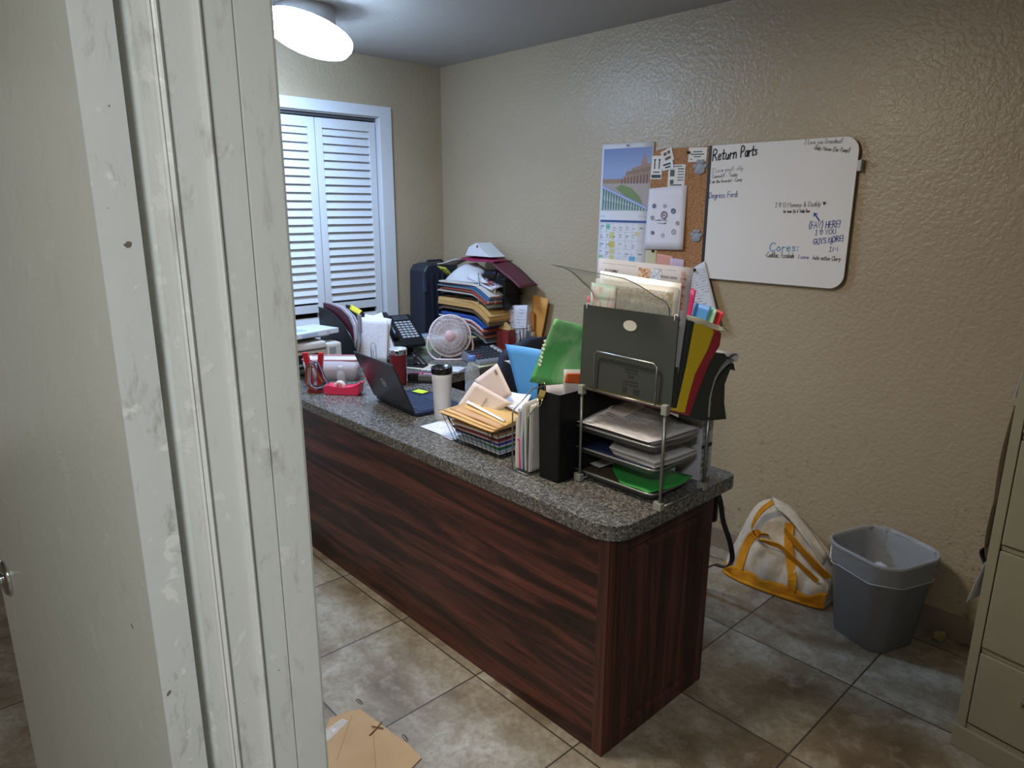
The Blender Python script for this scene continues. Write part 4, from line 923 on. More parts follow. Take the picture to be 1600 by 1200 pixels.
tY = hang('hanging_folder', [(1.599, 1.056), (1.612, 1.048), (1.640, 1.041), (1.656, 1.09), (1.678, 1.145), (1.705, 1.175), (1.738, 1.211), (1.765, 1.262), (1.700, 1.285), (1.660, 1.294), (1.634, 1.18)], plain('#f0d21c', .42, bump=.2), 'bulging yellow hanging folder', hooks=False)
tR = hang('hanging_folder', [(1.642, 1.038), (1.664, 1.026), (1.700, 1.09), (1.752, 1.170), (1.800, 1.212), (1.804, 1.248), (1.768, 1.262), (1.740, 1.210), (1.707, 1.173), (1.680, 1.142), (1.658, 1.088)], plain('#b02038', .5, bump=.1), 'dark red hanging folder behind the yellow one', hooks=False)
m = MB(); m.box((-1.052, 1.785, 1.247), (.004, .028, .016)); part('tab', m, plain('#c63a4a', .4), tR, 'red plastic tab')
hang('hanging_folder', [(1.667, 1.025), (1.730, 1.000), (1.762, .990), (1.764, 1.062), (1.785, 1.118), (1.815, 1.150), (1.848, 1.170), (1.832, 1.184), (1.778, 1.192), (1.755, 1.168), (1.702, 1.088)], MHF, 'dark grey hanging folder behind the red one', hooks=False)
m = MB()
for k in range(3):
    o_ = k*.0032; m.loft([(FX0, 1.769+o_, 1.0), (FX0, 1.768+o_, 1.062), (FX0, 1.790+o_, 1.116), (FX0, 1.838+o_, 1.152-o_), (FX0, 1.882+o_, 1.166-o_)], [(FX1, 1.769+o_, 1.0), (FX1, 1.768+o_, 1.062), (FX1, 1.790+o_, 1.116), (FX1, 1.838+o_, 1.150-o_), (FX1, 1.885+o_, 1.160-o_)], 5, 14, .0012)
    solo('curved_paper', m, paper(['#8d8b85', '#c9c7c2', '#77756f'][k]), ['grey sheets curving out of the back folders', 'pale sheets curving between the grey ones', 'darker grey sheets under the pale curved ones'][k], 'paper'); m = MB()
m.bm.free()
m = MB(); m.loft([(FX0+.06, 1.865, 1.176), (FX0+.06, 1.895, 1.182), (FX0+.06, 1.915, 1.168), (FX0+.06, 1.900, 1.150)], [(FX1, 1.855, 1.172), (FX1, 1.885, 1.178), (FX1, 1.915, 1.168), (FX1, 1.905, 1.148)], 5, 10, .001); solo('curled_sheet', m, paper('#c3bfc4'), 'pale sheet curling over behind the hanging folders', 'paper')
hang('hanging_folder', [(1.782, .988), (1.872, .974), (1.852, 1.028), (1.846, 1.089), (1.868, 1.125), (1.890, 1.146), (1.850, 1.134), (1.805, 1.100), (1.786, 1.055)], plain('#33352f', .7), 'outermost dark hanging folder splaying towards the wall', hooks=False)
m = MB(); m.prism([(1.893, 1.125), (1.915, 1.118), (1.903, 1.140)], -1.085, -1.055, 'X', bev=.001); m.tube([(-1.07, 1.905, 1.14), (-1.07, 1.930, 1.150), (-1.07, 1.905, 1.150)], .0012, 5); solo('binder_clip', m, M_BLACKG, 'small black binder clip on the outermost hanging folder', 'binder clip')
# papers standing in the folders
def stand(tl, tr, br, bl, name, mat, label, cat='paper', bul=0., wob=0.): m = MB(); m.sheet(tl, tr, br, bl, .0008, wob, bul, 8, 8); return solo(name, m, mat, label, cat)
stand((-1.352, 1.606, 1.457), (-1.028, 1.606, 1.448), (-1.052, 1.592, 1.10), (-1.372, 1.592, 1.10), 'newspaper_page', printed('#9a989d', '#55525a', 16, .6, .05, words=20), 'grey page with columns of print standing tallest in the hanging folders')
nb = bpy.data.objects['newspaper_page']
def npq(x, z, d=.0012): return V((x, 1.592+(z-1.10)*.0394-d, z))
for (x0, z0, x1, z1, mt) in ((-1.205, 1.438, -1.165, 1.408, picture_print(3, ['#5a2a24', '#8c5a48', '#c9b8a0', '#3a2a28'], 4, frame=0)), (-1.163, 1.437, -1.128, 1.405, picture_print(6, ['#8fa6c8', '#c6cbd6', '#6a7fa8', '#d6d6de'], 3, frame=0)), (-1.082, 1.325, -1.060, 1.305, plain('#3c5590', .6))):
    m = MB(); m.grid([[npq(x0, z0), npq(x1, z0)], [npq(x0, z1), npq(x1, z1)]], 0); part('printed_photo', m, mt, nb)
m = MB(); write(m, 'REPAIRS FENCING', npq(-1.048, 1.335, .0014), (0, 0, 1), (-1, 0, 0), .012, .0015); part('red_print', m, plain('#a34438', .6), nb)
m = MB(); EL = [npq(-1.290+.006*math.cos(a), 1.418+.006*math.sin(a), .0013) for a in [2*PI*k/16 for k in range(17)]]; ribbon(m, EL, .0022, V((0, -1, 0))); part('printed_ring', m, M_BLACKG, nb)
stand((-1.34, 1.601, 1.420), (-1.058, 1.601, 1.405), (-1.062, 1.588, 1.10), (-1.345, 1.588, 1.10), 'magazine_page', picture_print(1, ['#7a2f20', '#c9a040', '#4a3a50', '#d8d0c0', '#2a3020'], 9), 'colourful magazine page behind the photo collage sheet')
stand((-1.352, 1.596, 1.398), (-1.063, 1.596, 1.394), (-1.066, 1.583, 1.12), (-1.352, 1.584, 1.12), 'collage_sheet', picture_print(5, ['#6f8f48', '#b5b0a2', '#7c5a60', '#a4a99a', '#4a4238', '#b9a24c'], 11, '#b9b5aa', .05), 'cream sheet printed with a collage of small photos in the hanging folders')
stand((-1.365, 1.592, 1.385), (-1.27, 1.592, 1.38), (-1.28, 1.581, 1.12), (-1.368, 1.581, 1.12), 'green_leaflet', picture_print(9, ['#9fc6ac', '#b9d2c4', '#c9a0a0', '#7aa48c'], 4, '#a9c9b4', .03), 'pale green leaflet at the left of the hanging folders')
stand((-1.3765, 1.587, 1.345), (-1.366, 1.587, 1.345), (-1.366, 1.580, 1.12), (-1.3765, 1.580, 1.12), 'red_card', plain('#a3343a', .5), 'narrow red card edge at the left of the hanging folders', 'card')
pk = MB(); LA = [(-1.443, 1.500, 1.438), (-1.400, 1.525, 1.424), (-1.372, 1.553, 1.392), (-1.352, 1.590, 1.340), (-1.350, 1.5905, 1.20)]; LB = [(-1.165, 1.49, 1.418), (-1.150, 1.535, 1.398), (-1.118, 1.56, 1.372), (-1.086, 1.590, 1.335), (-1.088, 1.5905, 1.20)]
pk.loft(LA, LB, 14, 22, .0008, .0008); cp = solo('sheet_protector', pk, glass('#c6ccc4', .12, .30, .1), 'clear plastic sheet protector curling forward over the hanging folders', 'plastic cover')
m = MB(); m.tube(LA, .0014, 6, smooth_n=24); m.tube(LA[:1]+[(-1.30, 1.494, 1.428)]+LB[:1], .0012, 6, smooth_n=10); m.tube(LB, .0012, 6, smooth_n=20); part('edge', m, plain('#4f564e', .3), cp, world=True)
for (P4, nm, c_, lb) in (([(-1.150, 1.742, 1.392), (-1.102, 1.742, 1.372), (-1.118, 1.730, 1.20), (-1.160, 1.730, 1.20)], 'pink_folder', '#c52f6e', 'bright pink folder edge sticking up behind the newspaper page'),
                        ([(-1.108, 1.752, 1.336), (-1.055, 1.752, 1.329), (-1.083, 1.742, 1.22), (-1.130, 1.742, 1.22)], 'blue_folder', '#4d8fd0', 'light blue folder edge behind the yellow hanging folder'),
                        ([(-1.062, 1.758, 1.327), (-1.040, 1.758, 1.322), (-1.062, 1.750, 1.22), (-1.085, 1.750, 1.22)], 'mint_folder', '#8fbf9f', 'pale green folder edge between the blue and red ones'),
                        ([(-1.046, 1.766, 1.323), (-1.022, 1.766, 1.315), (-1.045, 1.762, 1.25), (-1.07, 1.762, 1.25)], 'red_folder', '#c0202a', 'bright red folder edge at the right of the blue one')):
    stand(*P4, nm, plain(c_, .5), lb, 'folder')
m = MB(); m.loft([(-1.14, 1.69, 1.312), (-1.06, 1.70, 1.303), (-1.035, 1.735, 1.285), (-1.02, 1.775, 1.270)], [(-1.13, 1.675, 1.296), (-1.06, 1.68, 1.293), (-1.047, 1.73, 1.272), (-1.00, 1.765, 1.262)], 4, 8, .0008); solo('cream_sheet', m, paper('#d2cdb4'), 'cream paper edge along the top of the yellow hanging folder', 'paper')

# ============================================================ BLACK FILE BOX, wire stand, basket
bb = thing('file_box', 'tall black plastic file box between the wire stand and the tray rack', 'file box', (-1.4375, 1.66, T))
m = MB(); o0 = (-1.487, 1.492, -1.392, 1.84)
def bxr(i, z): return [(x, y, z) for x, y in rrect(o0[0]+i, o0[1]+i, o0[2]-i, o0[3]-i, .008, 3)]
rings(m, [bxr(.004, T), bxr(.0, 1.048), bxr(.003, 1.048), bxr(.006, T+.004)], True, True, smooth=False); part('body', m, plain('#0e0f12', .55, spec=.25), bb)
def vfold(P4, nm, mat, lb, cat='folder', t=.0012, bul=0., wob=.0): m = MB(); m.sheet(*P4, t, wob, bul, 8, 8); return solo(nm, m, mat, lb, cat)
MGR = NT('green_folder_card', .5, 0, .4); v_ = MGR.coord(); MGR.col(MGR.mix(MGR.ramp(MGR.noise(v_, 5, 3, .6, 1), [(.4, 0.), (.65, 1.)]), '#5cb56a', '#a8deaa')); MGR = MGR.m
m = MB(); m.loft([(-1.430, 1.504, 1.279), (-1.478, 1.500, 1.175), (-1.527, 1.495, 1.066)], [(-1.376, 1.640, 1.240), (-1.388, 1.625, 1.14), (-1.398, 1.598, 1.052)], 12, 10, .0012, .0012, -.004)
m.loft([(-1.462, 1.520, 1.050), (-1.462, 1.520, .90)], [(-1.400, 1.597, 1.052), (-1.400, 1.597, .90)], 6, 5, .0012)
gf = solo('green_folder', m, MGR, 'large mottled green folder leaning out of the black file box', 'folder')
m = MB(); m.loft([(-1.427, 1.512, 1.274), (-1.474, 1.508, 1.172), (-1.520, 1.503, 1.070)], [(-1.374, 1.648, 1.236), (-1.386, 1.634, 1.14), (-1.396, 1.606, 1.056)], 8, 6, .0012, .001); part('back_cover', m, MGR, gf)
m = MB(); rn = random.Random(5)
for k in range(7): z = 1.13+k*.013; m.box((-1.478+(z-1.13)*.28, 1.4905, z), (.008+rn.random()*.006, .0012, .007), rot=Euler((0, rn.uniform(-.6, .6), 0)))
part('torn_edge', m, paper('#cfd6cc'), gf)
vfold([(-1.470, 1.512, 1.062), (-1.396, 1.600, 1.070), (-1.398, 1.604, .90), (-1.468, 1.516, .90)], 'white_file', paper('#c9c2c6'), 'thick white file in the mouth of the black file box', 'paper', t=.006)
vfold([(-1.420, 1.538, 1.118), (-1.386, 1.600, 1.114), (-1.399, 1.600, .95), (-1.430, 1.545, .95)], 'white_card', paper('#d0cccc'), 'white card behind the orange one in the black file box', 'card')
vfold([(-1.412, 1.542, 1.106), (-1.383, 1.600, 1.102), (-1.387, 1.600, 1.068), (-1.418, 1.540, 1.076)], 'orange_card', plain('#d8602a', .5), 'orange card sticking out of the black file box', 'card')
bc_ = thing('binder_clip', 'brass coloured binder clip on the front rim of the black file box', 'binder clip', (-1.46, 1.488, 1.03))
m = MB(); m.prism([(1.480, 1.028), (1.4905, 1.052), (1.500, 1.028), (1.498, 1.028), (1.4905, 1.047), (1.482, 1.028)], -1.475, -1.449, 'X'); m.box((-1.462, 1.4795, 1.030), (.028, .003, .012), bev=.001); part('jaw', m, plain('#b59b5c', .25, .9), bc_)
m = MB(); m.tube([(-1.470, 1.490, 1.052), (-1.470, 1.492, 1.072), (-1.462, 1.493, 1.078), (-1.454, 1.492, 1.072), (-1.454, 1.490, 1.052)], .0011, 6); m.tube([(-1.472, 1.478, 1.026), (-1.470, 1.474, 1.008), (-1.462, 1.473, 1.004), (-1.454, 1.474, 1.008), (-1.452, 1.478, 1.026)], .0011, 6); part('wire_handle', m, plain('#cbbf96', .2, 1.), bc_)
ws = thing('wire_file_stand', 'silver wire file stand between the black basket and the black file box', 'file stand', (-1.54, 1.54, T))
for x in (-1.578, -1.506):
    m = MB(); m.tube([(x, 1.470, T+.004), (x, 1.470, .955), (x, 1.474, .966), (x, 1.560, 1.022), (x, 1.640, 1.022), (x, 1.640, T+.004)], .0024, 8); part('frame', m, M_WIREG, ws)
m = MB(); m.tube([(-1.578, 1.470, T+.004), (-1.506, 1.470, T+.004)], .0024, 8); part('base_wire', m, M_WIREG, ws)
m = MB(); m.tube([(-1.578, 1.640, T+.004), (-1.506, 1.640, T+.004)], .0024, 8); part('base_wire', m, M_WIREG, ws)
rn = random.Random(11)
fl = [('#c9c4bf', 'cream bundle, leftmost in the wire file stand'), ('#b8b6b8', 'grey-white bundle, second from left in the wire file stand'), ('#c43a66', 'pink-edged bundle in the wire file stand'), ('#a9adb3', 'pale blue-grey bundle in the wire file stand'), ('#26456f', 'navy blue bundle in the wire file stand'), ('#b9b6ae', 'white bundle in the wire file stand'), ('#3f5f54', 'dark green bundle in the wire file stand'), ('#c2beb6', 'cream bundle, rightmost in the wire file stand')]
x = -1.573
for i, (c_, lb) in enumerate(fl):
    w = .0070+rn.uniform(0, .0016); zt = (.955, .985, .84, 1.00, .93, 1.012, .965, 1.005)[i]
    m = MB(); A = [(x+.0005, 1.475+rn.uniform(0, .01), zt-.012), (x+.0005+rn.uniform(-.001, .001), 1.474+rn.uniform(0, .008), .87), (x+.001, 1.478, T+.012)]; B = [(x+.0005, 1.625, zt+.004), (x+.0005, 1.628, .87), (x+.001, 1.625, T+.012)]
    m.loft(A, B, 12, 16, w*.86, .0006); solo('paper_bundle', m, paper(c_) if i not in (2, 4, 6) else plain(c_, .6), lb, 'paper', None); x += w+.0012
ba = thing('wire_basket', 'black wire letter basket crammed with papers on the countertop', 'basket', (-1.82, 1.595, T))
def bq(f, z0=T+.003, z1=.862):
    o = .022*(1-f); return [(-1.978+o*2.0, 1.488+o, z0+(z1-z0)*f), (-1.668-o*.6, 1.488+o, z0+(z1-z0)*f), (-1.668-o*.6, 1.700-o, z0+(z1-z0)*f), (-1.978+o*2.0, 1.700-o, z0+(z1-z0)*f)]
m = MB(); m.tube(bq(1), .0024, 7, closed=True); part('rim', m, M_WIREB, ba)
m = MB(); q0, q1 = bq(0), bq(1)
for i in range(4):
    n_ = 11 if i % 2 == 0 else 6
    for k in range(n_+1):
        f = k/n_; a = V(q0[i]).lerp(V(q0[(i+1) % 4]), f); b = V(q1[i]).lerp(V(q1[(i+1) % 4]), f)
        if i == 0 and 1 < k < 9: b = a.lerp(b, .55)
        m.tube([a, b], .0011, 5)
for k in range(9): f = k/8; m.tube([V(q0[0]).lerp(V(q0[3]), f), V(q0[1]).lerp(V(q0[2]), f)], .0011, 5)
fr = lambda f, g: V(q0[0]).lerp(V(q1[0]), g).lerp(V(q0[1]).lerp(V(q1[1]), g), f)
m.tube([fr(.10, 1), fr(.13, .62), fr(.17, .55), fr(.83, .55), fr(.87, .62), fr(.90, 1)], .0020, 6); m.tube(q0, .0020, 6, closed=True)
m.tube([q1[0], V(q1[0])+V((-.028, .004, .004)), V(q1[0])+V((-.026, .05, .006)), V(q1[0])+V((0, .055, 0))], .0018, 6)
part('wire_sides', m, M_WIREB, ba)
lay = [('#c9c9cf', 'white sheets at the bottom of the wire basket', .004, 0), ('#9fb0bd', 'bluish white sheets low in the wire basket', .004, 1), ('#23754a', 'dark green folder in the wire basket', .002, 2), ('#b9b6ba', 'grey-white sheets in the middle of the wire basket', .006, 3), ('#34409a', 'thin blue folder in the wire basket', .0015, 4), ('#cdb9b6', 'pinkish sheets in the wire basket', .004, 5), ('#7c3038', 'maroon folder in the wire basket', .002, 6), ('#c6c4c4', 'white sheets under the tan envelopes in the wire basket', .006, 7), ('#b08a5c', 'lowest tan folder in the wire basket', .003, 8)]
z = T+.008
for c_, lb, t_, k in lay:
    m = MB(); ox = .003*math.sin(k*2.3); zz0 = z
    A = [(-1.925-k*.003, 1.682, zz0+t_+.010), (-1.925-k*.003, 1.60, zz0+t_+.004), (-1.922-k*.003, 1.515-k*.0012, zz0+t_)]; B = [(-1.690+ox, 1.680, zz0+t_+.006), (-1.690+ox, 1.60, zz0+t_+.002), (-1.690+ox, 1.514-k*.0010, zz0+t_)]
    if k == 2: A[2] = (-1.945, 1.508, zz0+t_+.030)
    m.loft(A, B, 12, 8, t_*.95, .0005); solo('paper_bundle' if 'sheets' in lb else 'file_folder', m, paper(c_) if 'sheets' in lb else plain(c_, .6), lb, 'paper' if 'sheets' in lb else 'folder'); z += t_+.0048
MMN = lambda c: plain(c, .6, bump=.08)
tans = [('#c79d5e', 0, 0, 'lowest tan envelope lying across the wire basket'), ('#cda567', .012, .018, 'second tan envelope lying across the wire basket'), ('#b98c58', .03, .035, 'tan envelope with a torn flap, third on the wire basket'), ('#c9a25f', .05, .075, 'topmost tan envelope on the wire basket')]
for i, (c_, dx, dy, lb) in enumerate(tans):
    z = .866+i*.0055; m = MB(); m.loft([(-1.975+dx*.8, 1.685, z+.022), (-1.985+dx, 1.60, z+.013), (-1.992+dx, 1.476+dy, z+.003)], [(-1.672, 1.700, z+.016), (-1.672, 1.60, z+.008), (-1.682+dx*.3, 1.474+dy*.6, z-.002)], 10, 8, .0022, .0012); solo('tan_envelope', m, MMN(c_), lb, 'envelope', 'tan envelopes on the wire basket')
m = MB(); m.loft([(-1.945, 1.585, .901), (-1.938, 1.567, .899)], [(-1.695, 1.548, .889), (-1.690, 1.533, .888)], 8, 3, .001); solo('white_slip', m, paper('#dfdcd8'), 'white strip lying along the tan envelopes', 'paper')
m = MB(); m.loft([(-1.845, 1.695, .935), (-1.88, 1.64, .912)], [(-1.70, 1.675, .955), (-1.672, 1.600, .905)], 8, 6, .001, .001); solo('white_sheet', m, paper('#dad9e0'), 'white sheet lying over the tan envelopes at the right', 'paper')
e1 = vfold([(-1.965, 1.635, .968), (-1.842, 1.640, 1.052), (-1.752, 1.630, .955), (-1.865, 1.625, .87)], 'pink_envelope', paper('#d3c2bd'), 'pinkish envelope with two stamp marks standing at the back of the basket', 'envelope', .002)
m = MB()
for (a, b) in ((-1.843, 1.020), (-1.797, .978)): m.box((a, 1.6335, b), (.018, .0012, .012), rot=Euler((0, .8, 0)))
part('stamp_mark', m, plain('#8f8288', .6), e1)
e2 = vfold([(-2.020, 1.592, .862), (-1.925, 1.600, .975), (-1.725, 1.612, .930), (-1.84, 1.590, .872)], 'pink_envelope', paper('#d6c6bc'), 'cream-pink envelope with dark capitals lying in front of the stamped envelope', 'envelope', .002)
m = MB(); n_ = V((-1.925, 1.600, .975))-V((-2.020, 1.592, .862)); n_.normalize(); u_ = V((-1.84, 1.590, .872))-V((-2.020, 1.592, .862)); u_.normalize()
o_ = V((-1.868, 1.5885, .888)); write(m, 'PAYMENT', o_+V((0, -.003, 0)), n_, (-u_), .013, .0019); write(m, 'enclosed', o_+V((-.075, -.003, -.006)), n_, (-u_), .008, .001); part('printed_words', m, plain('#4a4044', .6), e2)
for k, (a, lb) in enumerate(((0., 'lower loose white printed page beside the wire basket'), (.10, 'upper loose white printed page beside the wire basket'))):
    m = MB(); R = Matrix.Rotation(a-.1, 3, 'Z'); c0 = V((-2.04, 1.60, T+.001+k*.0016)); q = [c0+R @ V(p) for p in ((-.12, .085, .004*k), (.10, .085, .006*k), (.10, -.085, .001), (-.12, -.085, .001))]; m.sheet(*q, t=.0007, wob=.0004); solo('printed_page', m, printed('#d6d7dc', '#5a5a66', 22, .5), lb, 'paper')
bf = vfold([(-1.880, 1.715, 1.108), (-1.700, 1.725, 1.112), (-1.722, 1.722, .90), (-1.805, 1.720, .90)], 'blue_folder', plain('#4f94d4', .45), 'light blue folder standing behind the green folder and wire basket', 'folder', bul=.004)
m = MB(); m.loft([(-1.900, 1.726, 1.040), (-1.865, 1.727, 1.03), (-1.822, 1.728, .99), (-1.806, 1.728, .90)], [(-1.80, 1.732, 1.06), (-1.78, 1.732, 1.03), (-1.78, 1.732, .98), (-1.78, 1.732, .90)], 5, 8, .001); solo('white_sheet', m, paper('#cfced2'), 'white sheet with a curled corner behind the light blue folder', 'paper')
m = MB(); m.b2((-1.83, 1.714, T+.001), (-1.70, 1.745, .905), bev=.002); solo('book', m, plain('#3a3f48', .6), 'dark book holding up the light blue folder behind the basket', 'book')

# ============================================================ DESK, MIDDLE: tumblers, laptop, bottle
def tumbler(x, y, prof, mat, label, name='travel_tumbler'):
    t = thing(name, label, 'tumbler', (x, y, T)); m = MB(); m.lathe(prof, n=40); part('body', m, mat, t, world=False); return t
t = tumbler(-2.19, 1.650, [(0, 0), (.033, 0), (.0345, .003), (.036, .10), (.0405, .175), (.0415, .192), (.0405, .194), (0, .194)], plain('#cdced4', .35), 'white travel tumbler with a black lid beside the laptop')
m = MB(); m.lathe([(0, .1942), (.0425, .1942), (.043, .198), (.0435, .215), (.0425, .219), (.0385, .220), (.037, .2155), (0, .2155)], n=40); part('lid', m, M_BLACKG, t, world=False)
m = MB(); m.box((.0, -.022, .2185), (.022, .008, .006), bev=.002); part('sip_slider', m, M_BLACK, t, world=False)
t = tumbler(-2.795, 1.845, [(0, 0), (.0345, 0), (.0355, .003), (.0425, .150), (.0425, .152), (0, .152)], plain('#6d1a22', .35), 'dark red steel tumbler with a clear lid behind the laptop')
m = MB(); m.lathe([(.0425, .152), (.0430, .153), (.0440, .172), (.0432, .176), (.0412, .175), (.0405, .160), (0, .158)], n=40, cap=False); part('steel_rim', m, M_CHROME, t, world=False)
m = MB(); m.lathe([(0, .164), (.0400, .164), (.0415, .178), (.0395, .180), (.038, .169), (0, .1685)], n=40); part('lid', m, glass('#dfe3e6', .08, .45), t, 'clear plastic lid', world=False)
bt = thing('water_bottle', 'clear plastic water bottle with a blue cap behind the cream-pink envelopes', 'bottle', (-2.215, 1.83, T))
m = MB(); m.lathe([(0, .004), (.024, 0), (.031, .004), (.033, .012), (.0325, .03), (.0305, .034), (.0325, .038), (.0325, .06), (.0305, .064), (.0325, .068), (.0325, .10), (.0295, .115), (.0325, .130), (.0335, .15), (.030, .175), (.022, .195), (.0135, .212), (.0130, .218)], n=36, cap=False); part('body', m, glass('#c3cbd6', .06, .30, .15), bt, world=False)
m = MB(); m.lathe([(0, .006), (.029, .006), (.031, .03), (.031, .125), (0, .125)], n=30); part('water', m, glass('#b9c4d2', .02, .18), bt, world=False)
m = MB(); m.lathe([(0.0145, .214), (.0165, .216), (.0170, .220), (.0165, .234), (.0150, .236), (0, .2362)], n=30); part('cap', m, plain('#5577c4', .4), bt, 'blue screw cap', world=False)
# laptop
a_ = math.atan2(-.032, .357); lp = thing('laptop', 'open dark navy laptop seen from behind with its screen tilted back', 'laptop', (-2.636, 1.612, T), a_)
LW, LD = .357, .236
m = MB(); m.b2((0, .004, .003), (LW, LD, .017), bev=.003); part('base', m, plain('#1c2740', .4), lp, world=False)
m = MB()
for r in range(5):
    for k in range(14): m.b2((.018+k*.0232, .035+r*.0215, .0168), (.018+k*.0232+.0200, .035+r*.0215+.0180, .0190))
kb = part('keyboard', m, plain('#2c3956', .5), lp, world=False)
m = MB(); m.b2((.125, .155, .0168), (.232, .222, .0176)); part('touchpad', m, plain('#33405c', .3), lp, world=False)
m = MB(); m.tube([(.03, .004, .016), (LW-.03, .004, .016)], .006, 10); part('hinge', m, plain('#101218', .4), lp, world=False)
ti = math.radians(22); lu, lv, ln = V((1, 0, 0)), V((-.06, -math.sin(ti), math.cos(ti))).normalized(), None
ln = lu.cross(lv).normalized()*-1   # outwards (back of the lid)
if ln.y > 0: ln = -ln
L0 = V((0, 0, .016))
def lq(u, v, d=0.): return L0+lu*u+lv*v+ln*d
def slab(mb, u0, v0, u1, v1, d0, d1, bev=0.):
    vs = [mb.bm.verts.new(lq(u, v, d)) for d in (d0, d1) for u, v in ((u0, v0), (u1, v0), (u1, v1), (u0, v1))]
    fs = [mb.face([vs[i] for i in q]) for q in ((0, 1, 2, 3), (7, 6, 5, 4), (0, 4, 5, 1), (1, 5, 6, 2), (2, 6, 7, 3), (3, 7, 4, 0))]
    if bev: bmesh.ops.bevel(mb.bm, geom=list({e for f in fs for e in f.edges}), offset=bev, segments=2, affect='EDGES')
m = MB(); slab(m, 0, .006, LW, .232, -.001, .006, .002); part('lid', m, plain('#22252e', .25), lp, world=False)
m = MB(); slab(m, .008, .016, LW-.008, .224, -.0018, -.0008); part('screen', m, plain('#0c0d12', .1), lp, world=False)
m = MB(); cc = (.19, .118); rr = .019
ribbon(m, [lq(cc[0]+rr*math.cos(a), cc[1]+rr*math.sin(a), .0072) for a in [2*PI*k/32 for k in range(33)]], .0032, ln)
for (pts) in ([(-.008, -.011), (-.003, .012)], [(-.0055, .001), (.000, .003), (-.002, -.009)], [(.002, -.015), (.007, .008), (.012, .006), (.0095, -.006), (.005, -.005)]): ribbon(m, [lq(cc[0]+p, cc[1]+q_, .0074) for p, q_ in pts], .0030, ln)
part('emblem', m, plain('#dfe1e5', .5), lp, 'round silver emblem', world=False)
m = MB(); m.sheet(*[lp.location + Matrix.Rotation(a_, 3, 'Z') @ V(p) for p in ((.030, .205, .0215), (.095, .222, .0205), (.112, .178, .0205), (.045, .160, .0200))], t=.0006, wob=.0003); solo('sticky_note', m, plain('#c3d82f', .6), 'lime yellow sticky note on the laptop palm rest', 'sticky note')
m = MB(); m.sheet((-2.36, 1.955, T+.0012), (-2.16, 1.975, T+.0012), (-2.14, 1.90, T+.0012), (-2.34, 1.88, T+.0012), t=.0007); solo('envelope', m, paper('#cfd0d4'), 'white envelope lying behind the laptop', 'envelope')
# stapler-like dark box and things by the corner of the L
sp = thing('stapler', 'grey and black desk stapler on the inner corner of the countertop', 'stapler', (-2.735, 1.955, T), math.radians(40))
m = MB(); m.b2((-.085, -.018, 0), (.085, .018, .012), bev=.003); part('base', m, M_BLACK, sp, world=False)
m = MB(); m.b2((-.030, -.017, .013), (.083, .017, .040), bev=.004); part('cover', m, plain('#5c5b58', .4), sp, world=False)
m = MB(); m.b2((-.083, -.019, .013), (-.030, .019, .046), bev=.006); part('magazine', m, M_BLACKG, sp, world=False)
# pink tape dispenser
tp = thing('tape_dispenser', 'hot pink desktop tape dispenser at the left end of the countertop', 'tape dispenser', (-2.815, 1.555, T), math.radians(40))
m = MB(); pr_ = [(-.082, .0), (.070, 0), (.082, .010), (.087, .060), (.074, .055), (.050, .038), (.010, .032), (-.030, .034), (-.060, .046), (-.078, .044), (-.088, .020)]
m.prism(pr_, -.030, .030, 'Y', bev=.004); part('body', m, plain('#d8315c', .35), tp, world=False)
m = MB(); m.lathe([(.012, -.011), (.027, -.011), (.027, .011), (.012, .011), (.012, -.011)], (-.020, 0, .034), 32, Matrix.Rotation(PI/2, 3, 'X'), cap=False); part('tape_roll', m, plain('#d8c9c6', .4), tp, world=False)
m = MB(); m.b2((.080, -.012, .055), (.096, .012, .060)); part('cutter', m, plain('#c52a52', .4), tp, world=False)
# red cord winder
cw = thing('cord_winder', 'red two-pronged winder wrapped in coloured cords beside the pink tape dispenser', 'cord winder', (-2.935, 1.475, T), math.radians(47))
m = MB(); m.b2((-.035, -.022, 0), (.035, .022, .014), bev=.004); part('base', m, plain('#8f1d28', .4), cw, world=False)
for s in (-1, 1):
    m = MB(); m.strap([(s*.020, 0, .010), (s*.022, 0, .07), (s*.028, 0, .13), (s*.036, -.004, .178)], .024, .020, (1, 0, 0), 12); m.box((s*.0365, -.004, .182), (.024, .022, .014), bev=.004); part('prong', m, plain('#b8202e', .35), cw, world=False)
rn = random.Random(2)
for k, c_ in enumerate(['#34284e', '#8a7a32', '#7a3a55', '#b9b2c6', '#5a2f7a', '#c49a2c', '#2f3a66', '#8c4a3a', '#3a2a38', '#a9a0b0', '#6a2440', '#504a80']):
    m = MB(); cx = .012*math.sin(k*2.4); w = .046+.016*rn.random(); h0 = .020+.016*rn.random(); h1 = .115+.035*rn.random(); yy = -.014-.0035*(k % 4)
    m.tube([(cx-w*.5, yy+.004, h0+.05), (cx-w*.30, yy, h1), (cx+.012, yy-.003, h1+.012*rn.random()), (cx+w*.75, yy-.004, h0+.055), (cx+w*.95, yy, h0+.02), (cx+w*.2, yy-.006, h0), (cx-w*.45, yy-.003, h0+.012)], .0024, 6, closed=True, smooth_n=30); part('cord', m, plain(c_, .5), cw, world=False)
